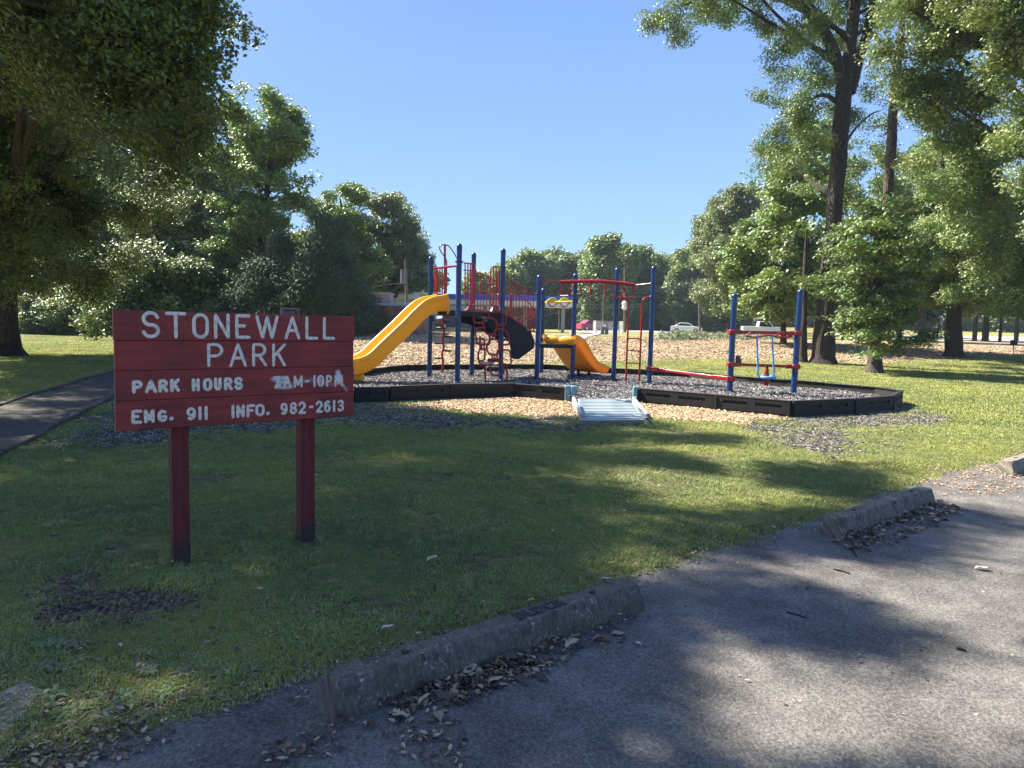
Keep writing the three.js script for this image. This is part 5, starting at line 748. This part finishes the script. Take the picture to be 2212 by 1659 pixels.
  { const b = onT(1776, 784), d = -b.z, A = (u, v, k = 0) => at(u, v, d + k);
    tree('oak_tree', 'great oak with a tall thick trunk behind the hanging seat', null, { base: b, trunk: [b, A(1781, 700), A(1787, 620), A(1799, 500), A(1812, 340), A(1823, 210), A(1838, 90), A(1850, -40), A(1856, -180)], radii: [0.44, 0.4, 0.34, 0.33, 0.33, 0.36, 0.26, 0.2, 0.1], kind: 'near', tone: hue.mid, dens: 0.5, gap: -0.08, arms: 14, bareTo: 0.38, bark: M.darkBark,
      limbs: [{ pts: [A(1826, 200), A(1808, 130), A(1775, 60), A(1735, 15), A(1690, -20)], radii: [0.3, 0.26, 0.22, 0.18, 0.1] }, { pts: [A(1836, 200), A(1858, 120), A(1878, 50), A(1890, -30)], radii: [0.26, 0.22, 0.18, 0.12] }, { pts: [A(1815, 225), A(1780, 205), A(1740, 220), A(1700, 240)], radii: [0.13, 0.09, 0.06, 0.03] }, { pts: [A(1858, 120), A(1885, 75), A(1905, 95), A(1925, 85)], radii: [0.12, 0.09, 0.08, 0.04] }, { pts: [A(1735, 15), A(1650, -30), A(1560, -20), A(1480, 10)], radii: [0.14, 0.1, 0.07, 0.03] }, { pts: [A(1829, 305), A(1850, 275), A(1885, 245), A(1905, 238)], radii: [0.07, 0.05, 0.04, 0.015], mat: M.deadwood }],
      puffs: survey([[1470, -10, 40], [1430, 10, 34], [1490, 35, 34], [1520, -10, 40], [1470, 70, 18], [1560, -50, 50], [1640, -60, 60], [1700, 40, 40], [1730, 90, 34], [1690, 90, 26], [1760, 130, 34, 2.5], [1710, 160, 26], [1680, 195, 26], [1645, 190, 16], [1730, 200, 26], [1770, 180, 30, 2.5], [1650, 10, 34], [1600, -20, 40], [1670, 30, 34], [1740, 62, 34], [1560, -10, 30], [1800, 20, 40, 3], [1870, 60, 40, 3], [1780, -60, 60], [1870, -80, 70], [1960, -60, 70], [1700, 120, 24], [1420, 50, 16], [1760, 240, 22, 2.5], [1790, 280, 26, 3], [1760, 300, 24, 2.5], [1850, 180, 26, 3], [1870, 240, 26], [1700, 260, 36], [1690, 300, 36], [1740, 340, 44, 2], [1670, 335, 26], [1775, 400, 36, 3.5], [1860, 300, 36, 3], [1850, 360, 36, 3.5], [1885, 420, 34], [1760, 260, 34, 3], [1720, 215, 24], [1800, 60, 40, 3.5], [1840, 130, 34, 3.5], [1900, 20, 44], [1900, 180, 24, 2]], d, 1.5, 2) }); }
  T('slim dark trunk hidden behind the right blue post of the seat', 1733, 782, null, [[1735, 720], [1737, 640], [1740, 560], [1742, 500]], [[1738, 500, 16, 3], [1728, 540, 14, 3]], { tone: hue.mid, kind: 'mid', dens: 0.5, radii: [0.17, 0.15, 0.13, 0.1, 0.05], bareTo: 0.6, arms: 0 });
  { const b = onT(1887, 805), d = -b.z, A = (u, v, k = 0) => at(u, v, d + k);
    const L = [[1885, 470, 40], [1840, 500, 40], [1920, 510, 44], [1800, 540, 32], [1860, 545, 46], [1950, 550, 40], [1830, 590, 44], [1900, 590, 50], [1975, 590, 34], [1815, 630, 34], [1870, 640, 50], [1940, 640, 44], [1840, 680, 44], [1910, 690, 46], [1850, 725, 34], [1925, 740, 30], [1870, 755, 24], [1840, 755, 14], [1955, 715, 26], [1790, 600, 20], [1870, 440, 22], [1905, 455, 30]].map(([u, v, r]) => [u, v, r * 0.86, 0, 0.34]);
    tree('beech_tree', 'layered leafy tree with a long bare dead trunk top, right of the oak', null, { base: b, trunk: [b, A(1889, 745), A(1895, 640), A(1905, 540), A(1917, 440), A(1925, 330), A(1931, 220), A(1945, 90), A(1952, 0)], radii: [0.25, 0.21, 0.19, 0.18, 0.18, 0.17, 0.17, 0.14, 0.07], kind: 'layer', tone: hue.mid, dens: 1.0, gap: -0.02, arms: 20, bareTo: 0.12,
      limbs: [{ pts: [A(1913, 412), A(1940, 422), A(1975, 430), A(1996, 440)], radii: [0.04, 0.035, 0.03, 0.01], mat: M.deadwood }, { pts: [A(1912, 440), A(1898, 400), A(1890, 365)], radii: [0.035, 0.025, 0.01], mat: M.deadwood }, { pts: [A(1940, 110), A(1965, 70), A(1990, 30), A(2000, -20)], radii: [0.1, 0.07, 0.05, 0.02] }, { pts: [A(1936, 150), A(1915, 115), A(1890, 120), A(1868, 150)], radii: [0.08, 0.06, 0.05, 0.02], mat: M.deadwood }, { pts: [A(1856, 570, -0.6), A(1868, 545, -1), A(1888, 540, -1.2)], radii: [0.03, 0.025, 0.01], mat: M.deadwood }, { pts: [A(1975, 655, -0.4), A(1985, 690, -0.6), A(1972, 640, -0.8)], radii: [0.02, 0.02, 0.01], mat: M.deadwood }],
      puffs: survey(L, d, 1.5, 3) }); }
  T('big right-hand tree with a dark trunk and drooping bright boughs', 2058, 770, null, [[2060, 700], [2062, 620], [2055, 520], [2040, 420], [2030, 300]], [[2010, 430, 40], [2060, 420, 60], [2120, 430, 60], [2180, 440, 60], [2030, 500, 60], [2100, 510, 60], [2170, 520, 60], [2000, 560, 44], [2060, 580, 60], [2130, 590, 60], [2200, 600, 60], [2020, 630, 40], [2100, 640, 36], [2170, 660, 40], [1980, 500, 34], [2000, 390, 30], [2070, 340, 50], [2140, 340, 60]].map(([u, v, r]) => [u, v, r, 0, 0.8]), { kind: 'near', tone: hue.bright, dens: 0.7, gap: -0.08, thick: 2.2, name: 'beech_tree', radii: [0.38, 0.34, 0.3, 0.26, 0.2, 0.1], bareTo: 0.4 });
  { const b = V3(20.5, 0, -23), d = 22;
    tree('beech_tree', 'tall tree standing right of the picture, its bright drooping boughs filling the upper right corner', null, { base: b, trunk: [b, V3(20.4, 4, -23), V3(20, 8, -22.8), V3(19.5, 12, -22.5), V3(19, 16, -22)], radii: [0.4, 0.35, 0.3, 0.2, 0.1], kind: 'near', tone: hue.pale, dens: 0.85, gap: -0.08, arms: 22, bareTo: 0.3,
      puffs: survey([[2010, -40, 70], [2090, -40, 90], [2180, -60, 100], [1990, 40, 44], [2050, 40, 60], [2130, 60, 80], [2200, 60, 90], [1975, 100, 28], [2040, 120, 50], [2110, 140, 66], [2190, 160, 80], [2080, 200, 50], [2150, 230, 66], [2210, 260, 70], [2100, 300, 46], [2170, 330, 60], [2220, 380, 60], [2120, 390, 40], [2180, 430, 50], [2060, 330, 30], [2230, 480, 60], [2150, 500, 44], [2210, 560, 50], [2040, 170, 30], [2240, 640, 50], [2190, 620, 40]].map(([u, v, r]) => [u, v, r, 0, 0.8]), d, 2, 2) }); }
  T('half-hidden tree with pale leaves far behind the dead trunk, upper right', 1990, 745, 62, [[1992, 650], [1996, 520], [2000, 400], [2010, 300]], [[1985, 330, 30], [2010, 370, 34], [1960, 400, 34], [2030, 320, 30], [1990, 440, 40], [2040, 420, 40], [1940, 470, 40], [1990, 520, 50], [2060, 500, 50], [1960, 580, 50], [2030, 600, 50], [1900, 560, 40], [2060, 240, 26], [1960, 330, 20], [1850, 480, 40], [1870, 400, 36], [1890, 340, 30]], { tone: hue.mid, kind: 'mid', dens: 0.5, thick: 3, layers: 2 });
  T('dark tree at the back behind the layered tree', 1860, 738, 70, [[1860, 690], [1860, 620], [1860, 560], [1862, 500]], [[1820, 600, 50], [1870, 590, 50], [1930, 600, 50], [1840, 650, 44], [1900, 655, 44], [1960, 650, 40], [1780, 630, 40], [1790, 560, 40]], { tone: hue.dark, kind: 'far', dens: 0.8, thick: 2.5, layers: 2 });
  const far = [[2105, 'far roadside tree whose trunk stands alone right of the big dark trunk'], [2128, 'far roadside tree with a leaning dark trunk'], [2160, 'far roadside tree with a pale thin trunk'], [2020, 'far roadside tree left of the big right trunk, by the sign posts'], [2195, 'far roadside tree at the right edge of the picture']];
  far.forEach(([u, label], k) => T(label, u, 727 - (k % 2) * 2, 84 + k * 3, [[u + 3, 690], [u + 2, 650], [u, 600], [u, 560]], [[u - 20, 620, 36], [u + 20, 610, 40], [u, 570, 44], [u - 40, 650, 26], [u + 30, 650, 28]], { tone: hue.mid, kind: 'far', dens: 0.7, thick: 2.5, layers: 2, radii: [0.42, 0.36, 0.32, 0.26, 0.12].map((r) => r * [0.55, 0.8, 0.4, 0.7, 0.6][k]), arms: 5, bareTo: 0.5 }));
  T('far tree beyond the parked pickup', 1660, 716, 105, [[1660, 690], [1660, 660], [1662, 630], [1664, 600]], [[1640, 640, 34], [1680, 640, 36], [1660, 600, 40], [1720, 650, 36], [1620, 660, 30], [1700, 610, 40], [1760, 640, 40]], { tone: hue.mid, kind: 'far', dens: 0.75, thick: 3, layers: 2, radii: [0.42, 0.36, 0.32, 0.26, 0.12] });
  T('far tree at the end of the road, dark and broad', 1790, 722, 110, [[1790, 690], [1790, 660], [1790, 630], [1790, 600]], [[1780, 600, 44], [1820, 620, 44], [1840, 660, 36], [1780, 660, 36], [1880, 640, 40], [1930, 660, 40], [1980, 650, 40]], { tone: hue.mid, kind: 'far', dens: 0.75, thick: 3, layers: 2, radii: [0.42, 0.36, 0.32, 0.26, 0.12] });
}
for (const [u, label] of [[1640, 'low far bushes behind the pickup truck'], [1760, 'low far bushes seen between the oak and the dark slim trunk'], [1850, 'low far bushes seen under the layered tree'], [1960, 'low far bushes behind the wooden post'], [2060, 'low far bushes behind the big right trunk'], [2150, 'low far bushes seen between the thin roadside trunks'], [2240, 'low far bushes at the far right edge'], [1430, 'low far bushes behind the red ladder post'], [1330, 'low far bushes behind the bins'], [1530, 'low far bushes right of the white car']]) { const d = 150, b = at(u, 712, d); b.y = terrain(b.x, b.z); const y = b.y; tree('bush', label, null, { cat: 'bush', base: b, trunk: [b, V3(b.x, y + 0.7, b.z), V3(b.x, y + 1.6, b.z)], radii: [0.15, 0.12, 0.06], kind: 'far', tone: hue.olive, dens: 0.8, arms: 3, puffs: [[-4, 1.4, 2], [0, 1.8, 2.4], [4.5, 1.5, 2.1], [-7, 1.2, 1.8], [7.5, 1.3, 1.9]].map(([x, h, r]) => [b.x + x, y + h * rr(0.8, 1.3), b.z + rr(-1, 1), r]) }); }
scene.fog = new THREE.FogExp2(0xc9dcf0, 0.0003);
console.log('leaf clumps', total);

// ---------------------------------------------------------------- far buildings, poles, cars
{
  const P = (u, v, d) => at(u, v, d);
  // brick building behind the slide
  { const d = 44, a = P(770, 714, d), b = P(905, 714, d), top = P(850, 661, d).y, w = b.x - a.x, h = top - terrain(a.x, -d), y0 = terrain(a.x, -d) - 0.2;
    const r = thing('brick_building', 'low brown brick building with a flat pale roof edge behind the slide', 'building', V3((a.x + b.x) / 2, y0, -d - 3));
    const g = new THREE.BoxGeometry(w, h + 0.2, 6); { const uv = g.attributes.uv, n = g.attributes.normal; for (let i = 0; i < uv.count; i++) uv.setXY(i, uv.getX(i) * (Math.abs(n.getX(i)) > 0.5 ? 6 : w) / 1.8, uv.getY(i) * h / 1.3); }
    part('wall', g, M.brick, r).position.y = (h + 0.2) / 2;
    part('roof', boxAt(0, h + 0.29, 0, w + 0.3, 0.18, 6.3, 0.02), S({ color: rgb(0.3, 0.36, 0.42), roughness: 0.5 }), r);
    part('roof_hut', merge([boxAt(-1.2, h + 0.38 + 0.35, -1, 1.5, 0.7, 1.2, 0.03), boxAt(-1.2, h + 1.1, -1, 1.7, 0.08, 1.4, 0.02)]), S({ color: rgb(0.22, 0.17, 0.15), roughness: 0.8 }), r);
    part('gutter_pipe', bar(V3(w / 2 - 0.3, 0.2, 3.06), V3(w / 2 - 0.3, h, 3.06), 0.05), M.grey, r); }
  { const d = 43.2, a = P(822, 716, d), b = P(856, 716, d), r = thing('utility_box', 'grey-green metal utility box on the ground before the brick wall', 'utility box', V3((a.x + b.x) / 2, terrain(a.x, -d), -d)); const w = b.x - a.x, h = 0.36; part('cabinet', boxAt(0, h / 2, 0, w, h, 0.5, 0.03), M.greyGreen, r); part('lid', boxAt(0, h + 0.02, 0, w + 0.06, 0.04, 0.56, 0.01), M.greyGreen, r); part('notice', boxAt(w * 0.3, h * 0.55, 0.252, 0.18, 0.1, 0.006), S({ color: rgb(0.45, 0.5, 0.2), roughness: 0.6 }), r); }
  // white shop with a swoosh on its fascia
  { const d = 64, a = P(843, 660, d), b = P(930, 660, d), yt = P(880, 631, d).y, y1 = P(880, 646, d).y, y2 = P(880, 659, d).y, w = b.x - a.x, r = thing('white_shop', 'white shop front with a yellow swoosh on its fascia behind the brick building', 'building', V3((a.x + b.x) / 2, terrain(a.x, -d), -d - 3)), o = r.position.y;
    part('wall', merge([boxAt(-w * 0.25, (y1 - o) / 2, 0, w * 0.48, y1 - o, 5), boxAt(0, (y1 - o) / 2, -2, w * 0.98, y1 - o, 1)]), M.offwhite, r);
    for (let k = 0; k < 4; k++) part('siding_board', boxAt(-w * 0.25, y2 - o + 0.1 + k * 0.16, 2.53, w * 0.49, 0.14, 0.05, 0.01), M.white, r);
    const f = new THREE.Shape([[-w / 2 + 0.6, y1 - o], [w / 2, y1 - o], [w / 2, yt - o], [-w / 2 + 0.9, yt - o]].map(([x, y]) => new THREE.Vector2(x, y))); const fg = new THREE.ExtrudeGeometry(f, { depth: 3, bevelEnabled: false }); fg.translate(0, 0, 0.2); part('fascia', fg, M.white, r);
    const sw = new THREE.Shape(); sw.moveTo(w * 0.2, yt - o - 0.05); sw.quadraticCurveTo(w * 0.4, yt - o - 0.1, w * 0.5, y1 - o + 0.02); sw.lineTo(w * 0.36, y1 - o + 0.02); sw.quadraticCurveTo(w * 0.3, yt - o - 0.35, w * 0.2, yt - o - 0.05); const sg = new THREE.ExtrudeGeometry(sw, { depth: 0.02, bevelEnabled: false }); sg.translate(0, 0, 3.2); part('swoosh', sg, S({ color: rgb(0.65, 0.5, 0.02), roughness: 0.5 }), r);
    part('window', boxAt(w * 0.3, (y1 - o) * 0.55, -1.47, w * 0.3, 1.4, 0.06), M.glass, r); }
  // gas station canopy
  { const d = 68, a = P(935, 650, d), b = P(1240, 655, d), w = b.x - a.x, yt = P(1105, 638, d).y, ym = P(1105, 649, d).y, yb = P(1105, 660, d).y, o = terrain(0, -d), r = thing('gas_station_canopy', 'long flat station canopy with a blue stripe over white, behind the play structure', 'canopy', V3((a.x + b.x) / 2, o, -d - 3));
    part('blue_fascia', boxAt(0, (yt + ym) / 2 - o, 0, w, yt - ym, 6, 0.03), M.canopyBlue, r); part('white_fascia', boxAt(0, (ym + yb) / 2 - o, 0, w - 0.2, ym - yb, 5.8, 0.03), M.white, r);
    for (const x of [-0.42, -0.14, 0.16, 0.44]) part('column', boxAt(x * w, (yb - o) / 2, 0, 0.35, yb - o, 0.35, 0.03), M.offwhite, r);
    for (const x of [-0.3, 0.02]) { const p = part('pump', boxAt(x * w, 0.85, 1, 0.8, 1.5, 0.5, 0.05), M.white, r); part('pump_head', boxAt(x * w, 1.68, 1, 0.85, 0.3, 0.55, 0.04), M.red, p); }
    part('price_panel', boxAt(0.21 * w, (yb - o) - 0.75, 2.6, 1.2, 1.1, 0.1, 0.02), M.red, r); }
  { const d = 72, a = P(960, 716, d), b = P(1085, 716, d), w = b.x - a.x, o = terrain(a.x, -d), r = thing('store_building', 'pale store building under the station canopy, between the tower posts', 'building', V3((a.x + b.x) / 2, o, -d - 6)); part('wall', boxAt(0, 1.4, 0, w, 2.8, 5), M.offwhite, r); part('roof', boxAt(0, 2.88, 0, w + 0.4, 0.16, 5.4, 0.02), M.grey, r); for (let k = 0; k < 5; k++) { const q = part('window', boxAt(-w * 0.38 + k * w * 0.19, 1.4, 2.51, w * 0.15, 1.3, 0.06), M.glass, r); part('frame', boxAt(-w * 0.38 + k * w * 0.19, 0.72, 2.54, w * 0.16, 0.08, 0.08), M.white, q); } part('door', boxAt(w * 0.1, 1.05, 2.53, 0.95, 2.1, 0.05), M.glass, r); }
  // poles and wires
  const pole = (label, u, v0, v1, d, du, r0 = 0.14, extra) => { const b = P(u, v1, d); b.y = terrain(b.x, b.z); const t = P(u + du, v0, d), r = thing('utility_pole', label, 'utility pole', b); part('pole', taper([V3(0, -0.2, 0), t.clone().sub(b).multiplyScalar(0.5), t.clone().sub(b)], [r0, r0 * 0.85, r0 * 0.7], 10, 3), M.pole, r); if (extra) extra(r, b, t); return t; };
  const t1 = pole('wooden utility pole with a grey transformer, beside the slide', 881, 560, 700, 50, -5, 0.13, (r, b) => { const q = P(873, 598, 49.8).sub(b); const g = new THREE.CylinderGeometry(0.2, 0.2, 0.85, 16); g.translate(q.x - 0.05, q.y, q.z); const m = part('transformer', g, S({ color: rgb(0.12, 0.125, 0.13), roughness: 0.7 }), r); const c = new THREE.CylinderGeometry(0.22, 0.22, 0.08, 16); c.translate(q.x - 0.05, q.y + 0.46, q.z); part('lid', c, M.grey, m); });
  const t2 = pole('utility pole with two white meters, behind the red ladder', 1350, 566, 722, 90, 0, 0.19, (r, b) => { for (const v of [656, 664]) { const q = P(1349, v, 89.7).sub(b), g = new THREE.SphereGeometry(0.34, 14, 10); g.translate(q.x, q.y, q.z); part('meter', g, M.white, r); } const q = P(1350, 572, 90).sub(b); part('crossarm', boxAt(q.x, q.y, q.z, 1.8, 0.12, 0.12), M.pole, r); });
  const t3 = pole('wooden utility pole right of the white car', 1512, 597, 711, 100, -2, 0.16, (r, b) => { const q = P(1510, 602, 100).sub(b); part('crossarm', boxAt(q.x, q.y, q.z, 2, 0.12, 0.12), M.pole, r); });
  pole('thin dark pole behind the overhead ladder', 1303, 636, 716, 95, 0, 0.1); pole('thin pole left of the low deck post', 1208, 668, 714, 92, 0, 0.1); pole('grey pole between the oak and the layered tree', 1820, 633, 732, 66, 2, 0.14);
  pole('short leaning stay behind the far road', 1456, 690, 716, 110, 6, 0.08);
  const wire = (label, a, b, sag) => { const m = a.clone().lerp(b, 0.5); m.y -= sag; const o = a.clone(), g = new THREE.TubeGeometry(new THREE.QuadraticBezierCurve3(V3(0, 0, 0), m.sub(o), b.clone().sub(o)), 24, 0.014, 5), w = shade(new THREE.Mesh(g, S({ color: rgb(0.16, 0.16, 0.16), roughness: 0.6 }))); w.name = numbered('power_line'); w.position.copy(o); w.userData = { label, category: 'power line', group: 'power lines between the far poles' }; scene.add(w); };
  for (const [v0, v1, v2] of [[600, 602, 586], [606, 606, 592], [613, 611, 600]]) { wire('thin power line strung between the far poles', P(1350, v0 + 20, 90), P(1510, v1, 100), 0.8); wire('thin power line strung between the far poles', P(1510, v1, 100), P(1800, v2, 96), 0.6); }
  for (const [v0, v1] of [[660, 655], [668, 660]]) wire('thin power line strung between the far poles', P(1236, v0 - 4, 92), P(1400, v1 + 2, 92), 0.3);
  wire('thin power line strung between the far poles', P(1350, 640, 90), P(1740, 640, 104), 0.5); wire('thin power line strung between the far poles', P(1100, 690, 80), P(1350, 610, 90), 0.8); wire('thin power line strung between the far poles', P(1100, 700, 80), P(1350, 625, 90), 0.8);
  { const a = P(876, 612, 50), o = a.clone(); for (const [label, b] of [['slack cable running down left from the transformer pole to the brick building', P(800, 664, 46)], ['thin cable running left from the transformer pole into the trees', P(800, 622, 52)]]) { const m = a.clone().lerp(b, 0.5); m.y += 0.15; const g = new THREE.TubeGeometry(new THREE.QuadraticBezierCurve3(V3(0, 0, 0), m.sub(o), b.clone().sub(o)), 20, 0.017, 5), w = shade(new THREE.Mesh(g, M.tyre)); w.name = numbered('cable'); w.position.copy(o); w.userData = { label, category: 'cable' }; scene.add(w); } void t1; void t2; void t3; }
  // chain-link pen and bins
  { const d = 62, a = P(1287, 731, d), b = P(1345, 731, d), y = terrain(0, -d), h = 1.2, r = thing('wire_fence', 'low grey wire fence round the bins in the middle distance', 'fence', V3(a.x, y, -d)), w = b.x - a.x, z2 = -2.2, mat = S({ color: rgb(0.32, 0.34, 0.34), roughness: 0.5, metalness: 0.5 });
    for (const [x, z] of [[0, 0], [w, 0], [0, z2], [w, z2], [w / 2, z2]]) part('fence_post', bar(V3(x, 0, z), V3(x, h, z), 0.035), mat, r);
    for (const [p, q] of [[[0, 0], [0, z2]], [[w, 0], [w, z2]], [[0, z2], [w, z2]]]) { part('top_rail', bar(V3(p[0], h - 0.02, p[1]), V3(q[0], h - 0.02, q[1]), 0.028), mat, r); const gs = [], L = Math.hypot(q[0] - p[0], q[1] - p[1]), n = Math.round(L / 0.16), A = (t, y2) => V3(lerp(p[0], q[0], t), y2, lerp(p[1], q[1], t)); for (let k = -8; k < n; k++) for (const s of [1, -1]) { let t0 = k / n, t1 = (k + h / 0.16) / n, y0 = 0.02, y1 = h; const c0 = Math.max(0, t0), c1 = Math.min(1, t1); if (c1 <= c0) continue; const f = (t) => lerp(y0, y1, (t - t0) / (t1 - t0)); gs.push(s > 0 ? bar(A(c0, f(c0)), A(c1, f(c1)), 0.007, 0.007, 4) : bar(A(c0, h - f(c0)), A(c1, h - f(c1)), 0.007, 0.007, 4)); } part('wire_mesh', merge(gs), mat, r); } }
  for (const [u, w, label] of [[1301, 0.42, 'left one of the two grey bins inside the wire fence'], [1310, 0.38, 'right one of the two grey bins inside the wire fence']]) { const p = P(u, 729, 62); p.y = terrain(p.x, p.z); const r = thing('trash_bin', label, 'bin', p); const g = new THREE.CylinderGeometry(w * 0.56, w * 0.48, 0.62, 4, 1); g.rotateY(Math.PI / 4); g.translate(0, 0.33, 0); part('body', g, M.grey, r); part('lid', boxAt(0, 0.67, 0, w * 0.84, 0.06, w * 0.84, 0.02), M.grey, r); }
  // vehicles, a few pixels each
  const car = (name, label, cat, u, v, d, turn, paint, pickup) => {
    const p = P(u, v, d); p.y = terrain(p.x, p.z) + 0.03; const r = thing(name, label, cat, p); r.rotation.y = turn;
    const L = pickup ? 5.4 : 4.5, ext = (pts, w, mat, nm, parent = r) => { const g = new THREE.ExtrudeGeometry(new THREE.Shape(pts.map(([x, y]) => new THREE.Vector2(x, y))), { depth: w - 0.1, bevelEnabled: true, bevelSize: 0.05, bevelThickness: 0.05, bevelSegments: 2 }); g.translate(0, 0, -(w - 0.1) / 2); return part(nm, g, mat, parent); };
    const m = new THREE.MeshPhysicalMaterial({ color: paint, roughness: 0.35, clearcoat: 0.8 });
    const body = pickup ? ext([[-2.65, 0.4], [2.65, 0.4], [2.68, 0.8], [2.45, 1.05], [1.25, 1.1], [-2.65, 1.1]], 1.85, m, 'body') : ext([[-2.2, 0.32], [2.2, 0.32], [2.25, 0.65], [2.05, 0.85], [1.1, 0.95], [-1.8, 1.0], [-2.2, 0.9]], 1.75, m, 'body');
    ext(pickup ? [[-0.75, 1.1], [1.2, 1.1], [0.65, 1.75], [-0.6, 1.78]] : [[-1.75, 0.97], [1.05, 0.93], [0.35, 1.42], [-0.95, 1.46]], pickup ? 1.6 : 1.5, m, 'cabin', body);
    for (const s of [-1, 1]) ext(pickup ? [[-0.6, 1.15], [1.0, 1.15], [0.58, 1.68], [-0.5, 1.7]] : [[-1.5, 1.0], [0.85, 0.98], [0.28, 1.36], [-0.88, 1.4]], 0.12, M.glass, 'window').position.z = s * (pickup ? 0.78 : 0.72);
    for (const x of [-0.3 * L, 0.31 * L]) for (const s of [-1, 1]) { const g = new THREE.CylinderGeometry(0.34, 0.34, 0.22, 18); g.rotateX(Math.PI / 2); const w = part('wheel', g, M.tyre, r); w.position.set(x, 0.34, s * 0.78); const h = new THREE.CylinderGeometry(0.2, 0.2, 0.24, 12); h.rotateX(Math.PI / 2); part('rim', h, M.steel, w); }
    for (const s of [-1, 1]) { part('headlight', boxAt(L / 2 - 0.06, pickup ? 0.85 : 0.68, s * 0.62, 0.1, 0.14, 0.3, 0.03), M.white, r); part('tail_light', boxAt(-L / 2 + 0.03, pickup ? 0.9 : 0.78, s * 0.68, 0.1, 0.16, 0.2, 0.03), M.red, r); }
  };
  car('parked_car', 'white car parked before the far tree row, left of the wooden pole', 'car', 1483, 720, 104, -0.35, rgb(0.75, 0.75, 0.75));
  car('parked_car', 'red car half behind the wire fence in the distance', 'car', 1277, 719, 100, 0.5, rgb(0.3, 0.02, 0.05));
  car('pickup_truck', 'white pickup truck parked beyond the red crossbar of the seat frame', 'pickup truck', 1648, 714, 92, -0.15, rgb(0.75, 0.75, 0.75), true);
  car('parked_car', 'dark car parked by the store, seen below the tower deck', 'car', 990, 716, 66, 0.1, rgb(0.03, 0.035, 0.04));
  // right-hand posts and signs
  { const p = P(2190, 765, 46), b = gt(2189, 764); const d = -b.z, r = thing('small_sign', 'small dark sign on a thin post at the right edge of the field', 'sign', b), t = P(2189, 741, d).sub(b); part('post', bar(V3(0, -0.1, 0), V3(t.x, t.y, 0), 0.03), M.grey, r); part('panel', boxAt(t.x, t.y + 0.02, 0.04, 0.42, 0.3, 0.04, 0.02), S({ color: rgb(0.02, 0.02, 0.022), roughness: 0.6 }), r); void p; }
  { const b = gt(1941, 753), d = -b.z, t = P(1943, 710, d).sub(b), r = thing('wooden_post', 'reddish wooden post standing in the field right of the layered tree', 'post', b); part('shaft', taper([V3(0, -0.2, 0), V3(t.x * 0.5, t.y * 0.5, 0), V3(t.x, t.y, 0)], [0.16, 0.155, 0.15], 10, 3), S({ color: rgb(0.55, 0.28, 0.2), roughness: 1, map: barkTex }), r); part('top', (() => { const g = new THREE.SphereGeometry(0.15, 10, 6); g.scale(1, 0.3, 1); g.translate(t.x, t.y, 0); return g; })(), M.pole, r); }
  for (const [u, v0, v1, label, dia] of [[2034, 691, 734, 'grey road sign post left of the big right trunk', true], [2022, 702, 734, 'thin dark road sign post left of the grey one', false]]) { const b = gt(u, v1), d = -b.z, t = P(u, v0, d).sub(b), r = thing('road_sign', label, 'road sign', b); part('post', bar(V3(0, -0.1, 0), V3(t.x, t.y, 0), 0.05), M.steel, r); const g = boxAt(0, 0, 0, 0.55, 0.55, 0.02, 0.01); if (dia) g.rotateZ(Math.PI / 4); g.translate(t.x, t.y - 0.1, -0.06); part('panel', g, M.offwhite, r); }
  // timber edging of the path
  const edge = (list, label) => { const pts = list.map(([u, v]) => gp(u, v, 0.0)), r = thing('path_edging', label, 'edging', V3(pts[0].x, 0, pts[0].z)); for (let i = 0; i < pts.length - 1; i++) { const a = pts[i].clone(), b = pts[i + 1].clone(), dd = b.clone().sub(a).normalize(); a.addScaledVector(dd, 0.02); b.addScaledVector(dd, -0.02); a.y += rr(-0.02, 0.01); b.y += rr(-0.02, 0.01); wpart('timber', beamBox(a, b, 0.12, 0.12), M.timber, r); } };
  edge([[-140, 1045], [0, 982], [70, 950], [110, 925], [200, 880], [252, 852]], 'half-buried grey timber edging on the near side of the left path'); edge([[-150, 922], [0, 877], [60, 855], [110, 843], [180, 820], [250, 802]], 'half-buried grey timber edging on the far side of the left path');
  // weeds along the far edge of the field
  { const list = []; for (let k = 0; k < 500; k++) { const q = gt(rr(1420, 1720), rr(726, 735)); list.push({ m: mat4(q.x, q.y + rr(0, 0.25), q.z, 0, rr(0, 6.3), 0, rr(0.5, 1.1)), c: rgb(0.11 * rr(0.7, 1.3), 0.15 * rr(0.7, 1.3), 0.04) }); } scatter('tall_weeds', CL.bush, leafMat, list, { kind: 'stuff', label: 'tall green weeds along the far edge of the bare field', category: 'weeds' }); }
}

scene.traverse((o) => { if (o.isMesh) { o.castShadow = true; o.receiveShadow = true; } });
renderer.render(scene, camera);
